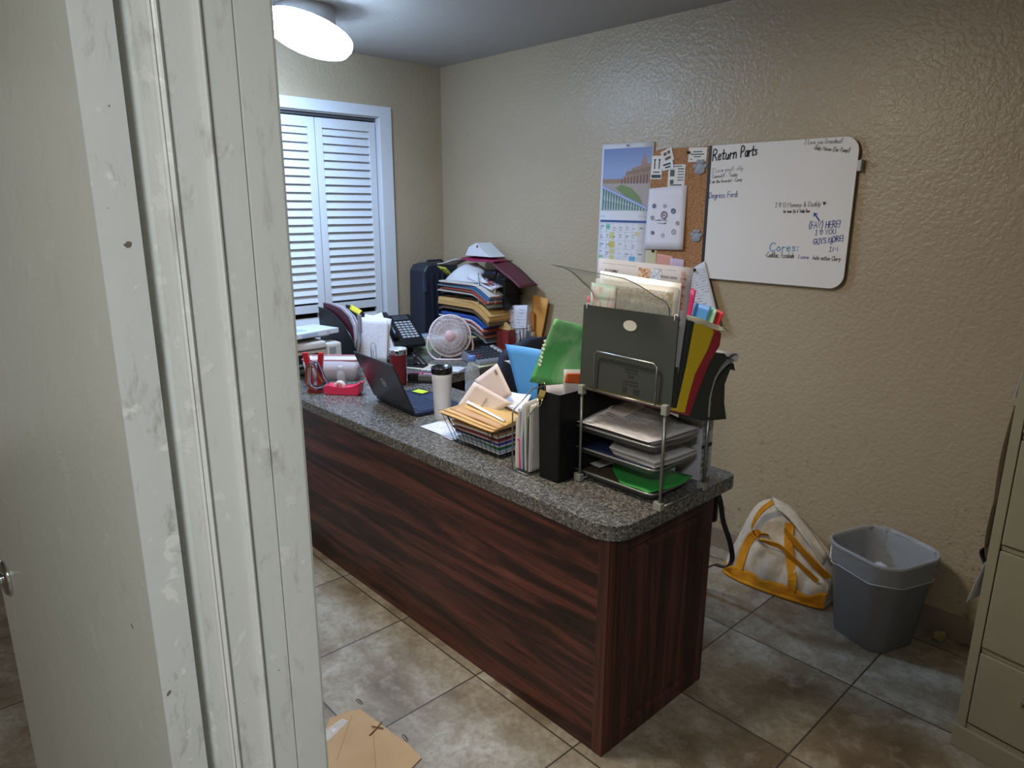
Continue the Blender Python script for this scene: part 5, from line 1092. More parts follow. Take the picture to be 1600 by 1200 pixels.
# small clear bottle and translucent bin
cbt = thing('small_bottle', 'small clear plastic bottle behind the pink tape dispenser', 'bottle', (-2.965, 1.625, T))
m = MB(); m.lathe([(0, 0), (.019, 0), (.020, .004), (.020, .055), (.013, .072), (.010, .078)], n=24, cap=False); part('body', m, glass('#cfd4da', .08, .45, .2), cbt, world=False)
m = MB(); m.lathe([(.0115, .076), (.0115, .098), (0, .099)], n=20); part('cap', m, glass('#d8dce2', .2, .6), cbt, world=False)
bi = thing('plastic_bin', 'frosted white plastic bin with a pink rim in front of the printer', 'bin', (-3.115, 1.665, T), math.radians(47))
m = MB(); rings(m, [rr3(.125, .050, .018, 0), rr3(.138, .058, .02, .105), rr3(.135, .055, .018, .105), rr3(.122, .047, .016, .004)], True, True); part('body', m, plain('#bfb9c2', .35), bi, 'frosted white', world=False)
m = MB(); m.tube(rr3(.138, .058, .02, .107), .0038, 6, closed=True); part('rim', m, plain('#c77f86', .4), bi, world=False)
# printer
MPR = plain('#c6c2bb', .45)
pt = thing('printer', 'beige laser printer at the far left of the countertop', 'printer', (-3.47, 1.62, T))
m = MB(); m.b2((-.20, -.19, 0), (.185, .175, .125), bev=.014); m.b2((-.20, -.19, .128), (.20, .10, .165), bev=.010); m.b2((.10, .10, .02), (.205, .185, .150), bev=.012); part('body', m, MPR, pt, world=False)
m = MB(); m.prism([(-.17, .168), (.10, .168), (.16, .185), (.16, .192), (-.17, .192)], -.16, .14, 'Y', bev=.004); part('scanner_lid', m, plain('#d0cfd0', .4), pt, world=False)
m = MB(); m.b2((.186, -.13, .06), (.192, .08, .105)); part('paper_slot', m, M_BLACK, pt, world=False)
m = MB(); m.prism([(.19, .030), (.27, .055), (.275, .066), (.26, .066), (.19, .045)], -.13, .06, 'Y'); part('output_tray', m, plain('#2a2c30', .5), pt, world=False)
m = MB(); m.b2((.2052, .112, .095), (.2065, .150, .128)); m.b2((.2052, .118, .045), (.2065, .145, .065)); part('button_panel', m, plain('#8b8d92', .4), pt, world=False)
pk_ = thing('paper_pack', 'flat white carton with blue print lying on the printer', 'carton', (-3.38, 1.66, T+.1925), math.radians(12))
m = MB(); m.b2((-.10, -.14, .0), (.10, .14, .026), bev=.002); part('box', m, plain('#ccd0d6', .45), pk_, world=False)
m = MB(); m.b2((-.08, -.12, .0258), (.05, -.02, .0264)); m.b2((.0995, -.10, .004), (.1006, .0, .020)); m.b2((.0995, .06, .008), (.1006, .08, .018)); part('print', m, plain('#9fb2cc', .5), pk_, world=False)
# file sorter with curved sides
fs_ = thing('file_sorter', 'black mesh file sorter with sloping sides behind the printer', 'file sorter', (-3.45, 1.98, T))
SD = [(-3.68, T), (-3.68, 1.040), (-3.60, 1.040), (-3.50, 1.020), (-3.40, .972), (-3.33, .915), (-3.285, .85), (-3.275, T)]
for y in (1.900, 2.075):
    m = MB(); m.prism(SD, y, y+.004, 'Y'); part('side', m, plain('#1b1c22', .5), fs_)
m = MB(); m.b2((-3.68, 1.904, T+.001), (-3.275, 2.075, T+.006)); part('base', m, plain('#1b1c22', .5), fs_)
m = MB(); m.tube([(p, 1.90, q_) for p, q_ in SD[1:]], .004, 6); part('edge', m, M_BLACKG, fs_)
m = MB(); m.loft([(-3.665, 1.885, 1.075), (-3.665, 1.890, .80)], [(-3.665, 1.893, 1.07), (-3.665, 1.893, .80)], 3, 4, .001); m.bm.free()
def xz(name, pts, y, mat, lb, cat='folder', t=.0025, dy=0.):
    m = MB(); m.prism(pts, y, y+t, 'Y'); return solo(name, m, mat, lb, cat)
FOLD = [(-3.64, .775), (-3.645, 1.070), (-3.56, 1.068), (-3.45, 1.055), (-3.37, 1.020), (-3.330, .97), (-3.325, .90), (-3.36, .80), (-3.40, .775)]
xz('maroon_folder', FOLD, 1.912, plain('#4d1a2b', .5), 'maroon folder in the black mesh file sorter')
xz('white_sheet', [(p+.012, q_+.008) for p, q_ in FOLD], 1.922, paper('#cdc8d2'), 'white sheets behind the maroon folder in the sorter', 'paper', .004)
xz('file_folder', [(p+.03, q_+.002) for p, q_ in FOLD], 1.934, paper('#b9b6be'), 'grey folder behind the white sheets in the sorter', 'folder', .004)
m = MB(); m.box((-3.275, 1.925, .99), (.020, .016, .10), bev=.002); solo('plastic_tab', m, plain('#8f8c92', .3), 'grey plastic tab at the right edge of the sorter folders', 'tab')
for k, (o_, lb, rz_) in enumerate(((0., 'front white page slumping out of the file sorter', .04), (.016, 'middle white page slumping out of the file sorter', -.08), (.032, 'rear white page turned sideways out of the file sorter', .42))):
    m = MB(); R = Matrix.Rotation(rz_, 2); w_ = .078
    def q2(a, b): p = R @ Vector((a, b)); return (-3.262-.6*o_+.80*p[0]+(.008 if k == 2 else 0), 1.985+o_*.8+.60*p[0]+.03*(b/.12 if b > 0 else 0), max(.892+p[1]+.006*k, T+.003))
    m.sheet(q2(-w_, .128), q2(w_, .118), q2(w_, -.122), q2(-w_, -.126), .001, .0012, .004); solo('printed_page', m, printed('#dbd9e0', '#77757f', 26, .45), lb, 'paper')
m = MB(); m.loft([(-3.43, 1.955, 1.050), (-3.44, 1.975, 1.075)], [(-3.33, 1.955, 1.030), (-3.33, 1.975, 1.052)], 6, 4, .001, .001); solo('sticky_note', m, plain('#d8c83a', .6), 'yellow note on top of the pages in the file sorter', 'sticky note')
# wire memo clip and tape ring
mc = MB(); b0 = V((-3.235, 1.975, T+.004)); R = Matrix.Rotation(math.radians(47), 3, 'Z')
mc.tube([b0+R @ V(p) for p in ((-.012, 0, 0), (-.012, 0, .105), (-.004, 0, .122), (.008, 0, .122), (.016, 0, .105), (.016, 0, .008), (.010, 0, 0), (.002, 0, .006), (.002, 0, .08), (-.002, 0, .088), (-.007, 0, .08), (-.007, 0, 0))], .0016, 6); solo('memo_clip', mc, M_WIREG, 'tall paper-clip shaped wire memo holder beside the file sorter', 'memo holder')
m = MB(); m.lathe([(.021, 0), (.031, 0), (.031, .018), (.021, .018), (.021, 0)], (-3.145, 1.955, T), 28, cap=False); solo('tape_roll', m, M_BLACKG, 'black roll of tape beside the red tumbler', 'tape roll')
# ============================================================ THE RETURN: phone, fan, calculator
ph = thing('desk_phone', 'black office desk phone tilted on its stand behind the red tumbler', 'phone', (-3.40, 2.27, T), math.radians(-12))
m = MB(); m.prism([(-.13, .095), (-.135, .205), (-.105, .215), (.115, .098), (.135, .075), (.125, .058), (.0, .085)], -.10, .10, 'Y', bev=.006); part('body', m, plain('#15171c', .35), ph, world=False)
m = MB(); m.prism([(-.10, 0), (.05, 0), (.02, .08), (-.11, .10)], -.06, .06, 'Y', bev=.004); part('stand', m, M_BLACK, ph, world=False)
sl = Matrix.Rotation(math.atan2(.117, .220), 3, 'Y')
def pf(x, y, d=.0): return V((-.105, 0, .215))+sl @ V((x, y, d))
def pbox(mb, x0, y0, x1, y1, d0, d1):
    vs = [mb.bm.verts.new(pf(x, y, d)) for d in (d0, d1) for x, y in ((x0, y0), (x1, y0), (x1, y1), (x0, y1))]
    for q in ((0, 3, 2, 1), (4, 5, 6, 7), (0, 1, 5, 4), (1, 2, 6, 5), (2, 3, 7, 6), (3, 0, 4, 7)): mb.face([vs[i] for i in q])
m = MB(); pbox(m, .010, -.02, .055, .075, 0, .003); part('display', m, plain('#3a4048', .15), ph, world=False)
for r in range(7):
    for c_ in range(4):
        m = MB(); pbox(m, .070+r*.0235, -.024+c_*.0265, .070+r*.0235+.014, -.024+c_*.0265+.020, 0, .004); part('key', m, plain('#a9adb3', .4), ph, world=False)
m = MB(); m.tube([pf(.01, -.072, .012), pf(.03, -.072, .028), pf(.12, -.072, .034), pf(.205, -.072, .026), pf(.235, -.072, .008)], [.018, .020, .014, .018, .017], 12, smooth_n=0); part('handset', m, plain('#191b21', .3), ph, world=False)
m = MB(); rn = random.Random(1); P_ = [(.13+.030*math.cos(k*.9)*.35, -.06+.004*k, .03+.008*math.sin(k*.9)+.0) for k in range(40)]; m.tube([(.10+.0012*k+.008*math.cos(k*1.3), -.12+.002*k, .012+.008*math.sin(k*1.3)) for k in range(70)], .0022, 5); part('cord', m, M_BLACK, ph, world=False)
hp = thing('hole_punch', 'black metal hole punch with its lever raised in front of the desk phone', 'hole punch', (-3.06, 2.13, T), math.radians(30))
m = MB(); m.b2((-.05, -.035, 0), (.06, .035, .012), bev=.003); part('base', m, M_BLACK, hp, world=False)
m = MB(); m.tube([(.055, -.025, .012), (-.01, -.02, .080), (-.01, .02, .080), (.055, .025, .012)], .0045, 8); part('lever', m, M_BLACKG, hp, world=False)
m = MB(); m.b2((-.04, -.028, .012), (.0, .028, .050), bev=.005); part('head', m, plain('#20222a', .4), hp, world=False)
# fan
fn = thing('desk_fan', 'small pinkish white round desk fan in front of the stack of trays', 'fan', (-3.085, 2.388, T), math.atan2(2.388, -3.085)+PI/2+PI)
MFN = plain('#dccccb', .4)
FC, FR = V((0, -.010, .137)), .116    # local: faces -Y
tilt = Matrix.Rotation(math.radians(-8), 3, 'X') @ Matrix.Rotation(PI/2, 3, 'X')    # disc normal towards -Y
def fp(a, r, d): return FC + tilt @ V((r*math.cos(a), r*math.sin(a), d))
m = MB(); ring = lambda r, d, w: m.tube([fp(2*PI*k/56, r, d) for k in range(56)], w, 8, closed=True)
ring(FR, 0, .0055); part('cage_ring', m, MFN, fn, world=False)
m = MB()
for k in range(72):
    a = 2*PI*k/72; b = a+.32
    m.tube([fp(a, FR-.002, .003), fp(a+.08, FR*.80, .020), fp(a+.20, FR*.55, .027), fp(b, .030, .029)], [.0021, .0019, .0016, .0012], 4)
for r, d in ((FR*.80, .020), (FR*.60, .0265)): m.tube([fp(2*PI*k/48, r, d) for k in range(48)], .0012, 4, closed=True)
part('front_grille', m, MFN, fn, world=False)
m = MB(); m.lathe([(0, .033), (.029, .032), (.031, .029), (.031, .025), (0, .025)], FC, 32, tilt); part('badge', m, plain('#cfa9ac', .4), fn, 'pink centre badge', world=False)
m = MB(); c0 = fp(0, 0, .0338); bu = tilt @ V((1, 0, 0)); bv = tilt @ V((0, 1, 0)); write(m, '-----', c0-bu*.017-bv*.004, bu, bv, .009, .0012, jit=.0, slant=0); part('badge_lettering', m, plain('#6f5a5e', .5), fn, world=False)
for k in range(5):
    a = 2*PI*k/5; m = MB(); Gd = []
    for j in range(6):
        r = .022+(FR*.86-.022)*j/5; w = .12+.26*math.sin(PI*min(j/4.2, 1)*.5)
        Gd.append([fp(a+w*(i/4-.5)*2, r, .004-.012*(i/4-.5)*2) for i in range(5)])
    m.grid(Gd, .0012); part('blade', m, plain('#94888c', .4), fn, world=False)
m = MB(); m.lathe([(0, -.065), (.020, -.062), (.034, -.045), (.036, -.02), (.026, .012), (0, .014)], FC, 28, tilt); part('motor', m, MFN, fn, world=False)
m = MB()
for k in range(36): a = 2*PI*k/36; m.tube([fp(a, FR-.002, -.003), fp(a, FR*.8, -.024), fp(a, .036, -.034)], .0013, 4)
part('rear_grille', m, MFN, fn, world=False)
m = MB(); m.tube([(-.122, .0, .135), (-.128, .0, .06), (-.095, -.004, .010), (-.05, -.03, .005), (.05, -.03, .005), (.095, -.004, .010), (.128, .0, .06), (.122, .0, .135)], .006, 8, smooth_n=30); part('stand', m, MFN, fn, world=False)
m = MB(); m.tube([(-.06, -.03, .006), (-.055, .07, .006), (.055, .07, .006), (.06, -.03, .006)], .0055, 8); part('foot', m, MFN, fn, world=False)
# calculator
ca2 = thing('desk_calculator', 'grey printing calculator with a black display hood near the edge of the return', 'calculator', (-2.975, 2.530, T), math.radians(-9))
m = MB(); m.prism([(-.155, .0), (-.155, .070), (-.125, .078), (-.07, .058), (.160, .022), (.165, .010), (.160, 0)], -.115, .115, 'Y', bev=.005); part('body', m, plain('#7d8086', .45), ca2, world=False)
m = MB(); m.prism([(-.135, .077), (-.128, .100), (-.085, .092), (-.058, .056), (-.07, .0585), (-.125, .079)], -.105, .105, 'Y', bev=.002); part('display_hood', m, M_BLACKG, ca2, world=False)
sl2 = math.atan2(.036, .230)
for r in range(5):
    for c_ in range(8):
        x = -.045+r*.036; z = .058-(x+.07)*.1565; m = MB(); m.box((x+.012, -.092+c_*.0262, z+.002), (.022, .019, .009), rot=Euler((0, sl2, 0)), bev=.002); part('key', m, plain('#8c2f36' if (r, c_) == (3, 1) else ('#3a3d46' if c_ < 7 else '#c9cacc'), .4), ca2, world=False)
m = MB(); m.lathe([(.006, -.03), (.024, -.03), (.024, .03), (.006, .03), (.006, -.03)], (-3.17, 2.565, T+.055), 28, Matrix.Rotation(PI/2, 3, 'X') @ Matrix.Rotation(0, 3, 'X'), cap=False); m.b2((-3.19, 2.545, T), (-3.15, 2.585, T+.032)); solo('paper_roll', m, paper('#d6d1d6'), 'white adding machine paper roll between the fan and the calculator', 'paper roll')
# papers on the return
for (P4, mt, lb, nm, cat) in (([(-3.06, 2.20, 0), (-2.86, 2.33, 0), (-2.80, 2.22, 0), (-2.97, 2.10, 0)], printed('#d6d6dc', '#66667a', 18, .5), 'white page near the edge of the return in front of the fan', 'printed_page', 'paper'),
                              ([(-3.17, 2.16, .0012), (-3.02, 2.24, .0012), (-2.95, 2.12, .0012), (-3.10, 2.05, .0012)], paper('#cfc9b4'), 'cream page under the hole punch', 'cream_sheet', 'paper'),
                              ([(-2.90, 2.06, .0024), (-2.83, 2.12, .0024), (-2.79, 2.08, .0024), (-2.86, 2.02, .0024)], paper('#d98fae'), 'pink sticky note marked plus two beside the stapler', 'sticky_note', 'sticky note'),
                              ([(-2.96, 2.02, .0024), (-2.90, 2.07, .0024), (-2.86, 2.03, .0024), (-2.92, 1.98, .0024)], paper('#d0477c'), 'deep pink sticky note touching the paler pink one', 'sticky_note', 'sticky note'),
                              ([(-3.10, 1.90, .001), (-3.03, 1.945, .001), (-2.985, 1.89, .001), (-3.05, 1.85, .001)], plain('#ccd04a', .6), 'yellow-green sticky note behind the red tumbler', 'sticky_note', 'sticky note'),
                              ([(-2.92, 2.40, .001), (-2.87, 2.70, .001), (-2.80, 2.70, .001), (-2.80, 2.36, .001)], paper('#c4bf98'), 'pale yellow sheet along the edge under the calculator', 'cream_sheet', 'paper')):
    m = MB(); m.sheet(*[(p[0], p[1], T+.0012+p[2]) for p in P4], t=.0006); solo(nm, m, mt, lb, cat)
m = MB(); write(m, '+2', (-2.872, 2.045, T+.0046), V((.72, .69, 0)).normalized(), V((-.69, .72, 0)).normalized(), .030, .003); o_ = part('handwriting', m, plain('#8a2f55', .6), [q for q in bpy.data.objects if q.get('label') == 'pink sticky note marked plus two beside the stapler'][0])
# ============================================================ FAR CORNER: case, tray tower, books
cs = thing('tool_case', 'ribbed dark navy plastic carrying case standing upright in the far corner', 'case', (-3.62, 2.70, T))
MCS = plain('#262c3a', .42)
m = MB(); ou = [(2.545, T), (2.560, 1.215), (2.585, 1.248), (2.625, 1.258), (2.790, 1.258), (2.825, 1.240), (2.838, 1.20), (2.840, T)]; m.prism(ou, -3.715, -3.555, 'X', bev=.012); part('shell', m, MCS, cs)
for k in range(5): m = MB(); y = 2.622+k*.042; m.box((-3.5535, y, T+.225), (.008, .020, .43), bev=.003); part('rib', m, MCS, cs)
m = MB(); m.box((-3.5545, 2.565, T+.36), (.010, .024, .07), bev=.003); part('latch', m, plain('#39415a', .4), cs)
m = MB(); m.tube([(-3.63, 2.63, 1.256), (-3.63, 2.64, 1.272), (-3.63, 2.75, 1.272), (-3.63, 2.76, 1.256)], .007, 8); part('handle', m, MCS, cs)
tx = thing('tissue_box', 'flat box with blue and white stripes and a green side beside the desk fan', 'box', (-3.44, 2.50, T), math.radians(5))
m = MB(); m.b2((-.085, -.055, 0), (.085, .055, .072), bev=.003); part('box', m, plain('#aebf9c', .5), tx, world=False)
m = MB(); m.b2((-.083, -.053, .0718), (.083, .053, .0735)); tb2 = part('top', m, plain('#c3cfd8', .5), tx, world=False)
m = MB()
for k in range(3): m.b2((-.06+k*.05, -.052, .0733), (-.045+k*.05, .052, .0742))
part('stripe', m, plain('#3f6a8c', .5), tx, world=False)
# the tower of trays
tw = thing('letter_tray_tower', 'black wire tower of letter trays heaped with papers in the far corner', 'tray tower', (-3.25, 2.71, T))
TX0, TX1, TY0, TY1 = -3.425, -3.085, 2.602, 2.832
for x in (TX0, TX1):
    for y in (TY0, TY1): m = MB(); m.tube([(x, y, T), (x, y, 1.235)], .0036, 7); part('post', m, M_WIREG if (x == TX1 and y == TY0) else M_WIREB, tw)
for z in (.765, .868, .985, 1.085): 
    m = MB()
    m.tube([(TX0, TY0, z), (TX1, TY0, z), (TX1, TY1, z), (TX0, TY1, z)], .003, 6, closed=True)
    for k in range(9): m.tube([(TX0+(TX1-TX0)*k/8, TY0, z), (TX0+(TX1-TX0)*k/8, TY1, z)], .0014, 4)
    part('wire_shelf', m, M_WIREB, tw)
dr = lambda amt: (lambda u, v, k: amt*max(0, (u-.70)/.30)**1.3 + .012*max(0, (.10-u)/.10)*(1 if k % 3 == 0 else 0))
C1 = ['#9aa2a8', '#5b6a52', '#c9c4bc', '#34608c', '#8a4b3a', '#b9b9bd', '#2f6b4a', '#c2bdb4', '#7a2e38', '#a6a196', '#243a6e', '#d0cdd2']
def lvl(cols_, x0, x1, z0, th, where, grp, dp, seed, jit=.008):
    n = len(cols_); stack(n, x0, TY0-.012, x1, TY1-.006, z0, th, 'file_folder', [plain(c, .65) for c, _ in cols_], lambda k: '%s folder, %s in the %s pile of the tray tower' % (cols_[k][1], ORD[k] if k < n-1 else 'topmost', where), 'folder', grp, droop=dr(dp), jit=jit, seed=seed)
lvl([('#b9b9a8', 'pale'), ('#8a9038', 'olive'), ('#a7ad4e', 'yellow-green'), ('#6f7a30', 'dark olive'), ('#c3c77a', 'light green')], -3.40, -3.075, .772, [.016, .014], 'bottom', 'folders in the bottom pile', .010, 3)
lvl([('#8fa0ad', 'bluish grey'), ('#4a5560', 'slate'), ('#c6c1ba', 'cream'), ('#7a4a3a', 'brown'), ('#3d6a50', 'green'), ('#b6b8bd', 'grey-white'), ('#2b3040', 'dark'), ('#b2553a', 'rust'), ('#cfcbd4', 'white'), ('#1f3f86', 'royal blue'), ('#2a55a0', 'bright blue')], -3.425, -3.025, .873, [.0085, .0100], 'middle', 'folders in the middle pile', .05, 5, .013)
lvl([('#5a4a36', 'dark brown'), ('#c49a5e', 'tan'), ('#d0a96c', 'light tan'), ('#b98d54', 'ochre')], -3.45, -2.985, .990, [.014, .022, .022, .010], 'upper', 'thick tan folders in the upper pile', .07, 8, .005)
lvl([('#7d8a7c', 'grey-green'), ('#b9b5ad', 'pale grey'), ('#4f6655', 'moss'), ('#a8402f', 'red'), ('#c9c3b6', 'cream'), ('#5f6f80', 'steel blue'), ('#2f6fa8', 'sky blue'), ('#a8583c', 'rust'), ('#cfc8c0', 'white')], -3.44, -2.99, 1.092, [.0085, .007], 'top', 'folders in the top pile', .06, 13, .013)
# loose things heaped on top
m = MB(); m.loft([(-3.41, 2.60, 1.165), (-3.36, 2.61, 1.205), (-3.30, 2.66, 1.262), (-3.26, 2.74, 1.28)], [(-3.02, 2.61, 1.180), (-3.06, 2.62, 1.205), (-3.12, 2.66, 1.222), (-3.16, 2.74, 1.23)], 10, 10, .012, .004); solo('white_binder', m, plain('#c9cace', .4), 'bent white folder lying across the front of the tray tower top', 'folder')
m = MB(); m.loft([(-3.20, 2.605, 1.208), (-3.20, 2.70, 1.218)], [(-2.985, 2.615, 1.150), (-2.985, 2.70, 1.16)], 8, 5, .006, .003); solo('plastic_sleeve', m, plain('#cdcdda', .3), 'white plastic sleeve drooping over the right front of the tray tower', 'plastic cover')
m = MB(); m.loft([(-3.44, 2.70, 1.236), (-3.44, 2.80, 1.24)], [(-3.05, 2.70, 1.236), (-3.05, 2.80, 1.24)], 8, 5, .014, .004); solo('dark_folder', m, plain('#23263a', .5), 'dark navy folder under the magenta one on the tray tower', 'folder')
m = MB(); m.loft([(-3.33, 2.66, 1.300), (-3.28, 2.74, 1.318), (-3.26, 2.82, 1.312)], [(-3.02, 2.66, 1.300), (-3.03, 2.74, 1.305), (-3.03, 2.82, 1.30)], 8, 8, .006, .003); solo('magenta_folder', m, plain('#8c1f4c', .45), 'magenta folder near the top of the tray tower', 'folder')
m = MB(); m.loft([(-3.05, 2.66, 1.302), (-3.04, 2.80, 1.305)], [(-2.80, 2.66, 1.172), (-2.80, 2.80, 1.18)], 10, 5, .006, .003); solo('maroon_folder', m, plain('#54202e', .5), 'dark maroon folder drooping down the right of the tray tower', 'folder')
m = MB(); m.loft([(-3.50, 2.62, 1.262), (-3.44, 2.72, 1.255)], [(-3.32, 2.63, 1.302), (-3.30, 2.74, 1.305)], 6, 5, .004, .002); solo('pale_sheet', m, paper('#cfc4c2'), 'pale pinkish sheet reaching out to the left of the tray tower top', 'paper')
m = MB(); m.loft([(-3.49, 2.615, 1.250), (-3.47, 2.66, 1.20)], [(-3.41, 2.62, 1.245), (-3.41, 2.66, 1.205)], 5, 4, .004); solo('yellow_card', m, plain('#b9bd3c', .5), 'yellow card at the left of the tray tower top', 'card')
wbx = thing('white_carton', 'small white carton lying on top of the tray tower', 'carton', (-3.20, 2.735, 1.320))
m = MB(); m.prism([(-3.30, 1.321), (-3.265, 1.372), (-3.20, 1.398), (-3.125, 1.350), (-3.07, 1.321)], 2.68, 2.80, 'Y', bev=.002); part('box', m, plain('#d0d1d6', .5), wbx)
m = MB(); m.box((-3.185, 2.679, 1.378), (.014, .002, .012)); part('mark', m, plain('#5a3438', .5), wbx)
# pockets on the tower's right
pkx = thing('wire_pocket', 'black wire pocket stuffed with cards on the right side of the tray tower', 'wire pocket', (-3.02, 2.75, 1.02))
m = MB()
for (z) in (1.03, 1.11, 1.19): m.tube([(-3.075, 2.66, z), (-2.96, 2.68, z), (-2.95, 2.83, z), (-3.075, 2.83, z)], .0025, 5, closed=True)
for k in range(6): m.tube([(-3.075+.023*k, 2.66+.004*k, 1.03), (-3.075+.023*k, 2.66+.004*k, 1.19)], .0015, 4)
for k in range(5): m.tube([(-2.955, 2.68+.036*k, 1.03), (-2.955, 2.68+.036*k, 1.19)], .0015, 4)
part('wire_frame', m, M_WIREB, pkx)
m = MB(); m.b2((-3.065, 2.70, 1.035), (-2.965, 2.82, 1.205), bev=.003); solo('black_wallet', m, M_BLACK, 'black wallet filling the wire pocket of the tray tower', 'wallet')
m = MB(); m.sheet((-3.062, 2.650, 1.19), (-3.02, 2.654, 1.19), (-3.02, 2.652, 1.07), (-3.062, 2.648, 1.07), t=.0015); solo('red_card', m, plain('#8c4248', .5), 'reddish card in the wire pocket of the tray tower', 'card')
m = MB(); m.sheet((-3.045, 2.643, 1.155), (-2.990, 2.650, 1.165), (-2.985, 2.648, 1.062), (-3.035, 2.641, 1.050), t=.001); solo('receipt', m, printed('#d0c6c6', '#4a4448', 9, .6, .08, words=10), 'white printed receipt in front of the wire pocket', 'receipt')
m = MB()
for k in range(5): m.tube([(-3.05+.018*k, 2.69+.01*k, 1.19), (-3.04+.022*k, 2.69+.012*k, 1.245-.008*k)], .0035, 6); solo('pen', m, plain(['#1c1d22', '#3d4048', '#15161a', '#8c8f96', '#25262c'][k], .4), 'pen sticking up from the wire pocket, %s from the left' % ['first', 'second', 'third', 'fourth', 'fifth'][k], 'pen', 'pens in the wire pocket'); m = MB()
m.bm.free()
# red tin, white bundle, manila envelope, pens
rt_ = thing('red_book', 'thick dark red book with small gilt lettering at the foot of the tray tower', 'book', (-2.97, 2.71, T))
m = MB(); m.b2((-3.025, 2.680, T), (-2.915, 2.738, T+.150), bev=.002); part('cover', m, plain('#7c2a2a', .5), rt_)
m = MB()
for k in range(11): write(m, 'voices of the year'[k:k+9], (-3.010, 2.6795, T+.130-k*.0115), (1, 0, 0), (0, 0, 1), .008, .0010, seed=k)
part('lettering', m, plain('#b98f86', .5), rt_)
m = MB(); m.b2((-3.020, 2.692, T+.1515), (-2.92, 2.735, T+.158), bev=.001); m.prism([(-3.02, T+.158), (-2.91, T+.158), (-2.93, T+.182), (-2.96, T+.196)], 2.70, 2.703, 'Y'); solo('tan_envelope', m, plain('#c4a26a', .6), 'small tan envelope on the dark red book', 'envelope')
wbn = thing('paper_bundle', 'bundle of folded white papers tied with string beside the dark red book', 'paper', (-2.90, 2.78, T))
for k in range(4):
    m = MB(); o_ = .010*k; m.loft([(-3.03+o_*2, 2.765+o_, T+.28-.008*k), (-3.02+o_*2, 2.76+o_, T+.13), (-2.99+o_, 2.76+o_, T+.004)], [(-2.845, 2.77+o_, T+.30-.010*k), (-2.85, 2.765+o_, T+.13), (-2.86, 2.765+o_, T+.004)], 12, 10, .008, .0025); part('folded_sheet', m, [printed('#cfcfd8', '#77778a', 18, .5), paper('#c6c6ce'), paper('#d3d3da'), paper('#bcbcc4')][k], wbn)
m = MB()
for z in (T+.07, T+.16): m.tube([(-3.03, 2.757, z), (-2.93, 2.749, z-.006), (-2.84, 2.757, z+.008), (-2.83, 2.815, z+.006), (-3.02, 2.812, z)], .0018, 5, closed=True)
part('string', m, M_BLACK, wbn)
m = MB(); m.lathe([(0, -.006), (.012, -.006), (.016, 0), (.012, .006), (0, .006)], (-2.875, 2.742, T+.095), 18, Matrix.Rotation(PI/2, 3, 'X')); m.tube([(-2.875, 2.744, T+.08), (-2.872, 2.744, T)], .004, 6); solo('shell_ornament', m, plain('#a8937e', .5), 'small tan round ornament on a stem before the tied white papers', 'ornament')
m = MB(); m.loft([(-2.848, 2.815, T+.355), (-2.855, 2.81, T+.10), (-2.855, 2.805, T+.02)], [(-2.728, 2.82, T+.340), (-2.765, 2.815, T+.16), (-2.80, 2.81, T+.02)], 8, 8, .005); solo('tan_envelope', m, plain('#c98f45', .6), 'tall orange-tan envelope leaning on the wall at the end of the return', 'envelope')
m = MB(); m.b2((-2.862, 2.790, T+.02), (-2.818, 2.800, T+.255), bev=.001); solo('brown_card', m, plain('#a0682c', .6), 'short brown card in front of the tall orange-tan envelope', 'card')
for k in range(4): m = MB(); m.b2((-2.862+.016*k, 2.765, T), (-2.848+.016*k, 2.786, T+.205-.02*k), bev=.001); solo('booklet', m, paper(['#a39a98', '#bcb8b2', '#8c7d74', '#b3a48c'][k]), '%s booklet in the row by the pen cup' % ['grey', 'pale', 'brown', 'tan'][k], 'booklet', 'booklets by the pen cup')
pc = thing('pen_cup', 'black mesh pen cup at the wall end of the return', 'pen cup', (-2.825, 2.722, T)); m = MB(); m.lathe([(0, 0), (.030, 0), (.032, .10), (.030, .10), (.0285, .003)], n=24, cap=False); part('cup', m, M_BLACK, pc, world=False)
rn = random.Random(9)
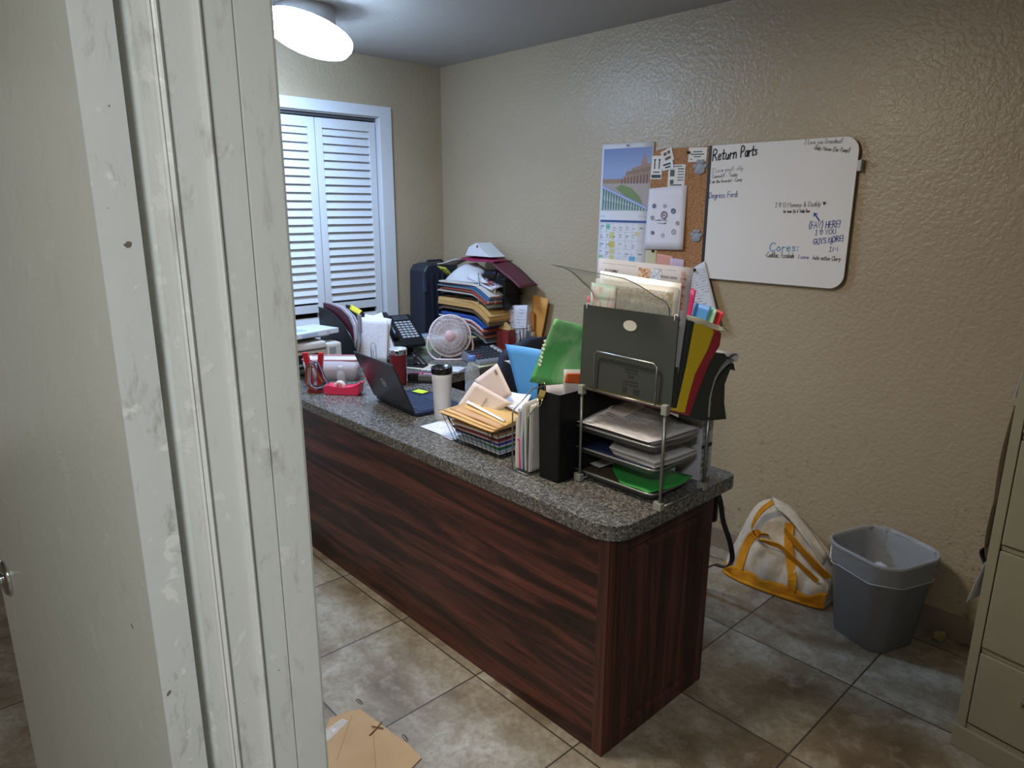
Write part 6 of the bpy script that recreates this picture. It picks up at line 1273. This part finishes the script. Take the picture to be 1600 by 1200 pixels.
for k in range(7):
    a = k*.9; m = MB(); m.tube([(-2.825+.012*math.cos(a), 2.722+.012*math.sin(a), T+.006), (-2.825+.030*math.cos(a), 2.722+.030*math.sin(a), T+.150+.025*rn.random())], .0040, 6); solo('pen', m, plain(['#16171b', '#4a4038', '#22242a', '#7a6a58', '#1a1a1e', '#33363f', '#5a4a40'][k], .4), '%s pen in the black mesh pen cup' % ['black', 'brown', 'dark grey', 'tan', 'jet black', 'slate', 'umber'][k], 'pen', 'pens in the pen cup')
# ============================================================ OFFICE CHAIR
ch = thing('office_chair', 'navy blue office chair tucked into the corner of the L-shaped desk', 'chair', (-2.64, 2.40, 0), math.radians(4))
MNV = plain('#1b2336', .7, bump=.1)
m = MB(); Gd = []
for j in range(14):
    v = j/13; z = .50+.47*(1-v); w = .21*(1-.25*abs(.45-v)**2*4)*(1 if 0 < j else .80); row = []
    for i in range(12): u = i/11*2-1; row.append(V((.20+.03*(1-v)-.05*(u*u), u*w, z-.02*(u**4)*(1 if j == 0 else 0))))
    Gd.append(row)
m.grid(Gd, -.055); part('backrest', m, MNV, ch, world=False)
m = MB(); m.lathe([(0, .430), (.20, .430), (.235, .445), (.24, .47), (.22, .495), (0, .50)], n=36); part('seat', m, MNV, ch, world=False)
m = MB(); m.strap([(.10, 0, .43), (.23, 0, .44), (.262, 0, .52), (.255, 0, .62)], .06, .012, (0, 1, 0), 10); part('back_bracket', m, M_BLACK, ch, world=False)
m = MB(); m.lathe([(.028, .09), (.028, .25), (.018, .25), (.018, .43)], n=18); part('gas_lift', m, M_BLACK, ch, world=False)
for k in range(5):
    a = 2*PI*k/5+.3; m = MB(); m.tube([(.02*math.cos(a), .02*math.sin(a), .10), (.27*math.cos(a), .27*math.sin(a), .065)], [.022, .014], 8); lg = part('leg', m, M_BLACK, ch, world=False)
    m = MB(); m.lathe([(0, -.012), (.024, -.012), (.026, 0), (.024, .012), (0, .012)], (.27*math.cos(a), .27*math.sin(a), .026), 18, Matrix.Rotation(PI/2, 3, 'X')); m.tube([(.27*math.cos(a), .27*math.sin(a), .04), (.27*math.cos(a), .27*math.sin(a), .066)], .006, 6); part('caster', m, M_BLACKG, lg, world=False)
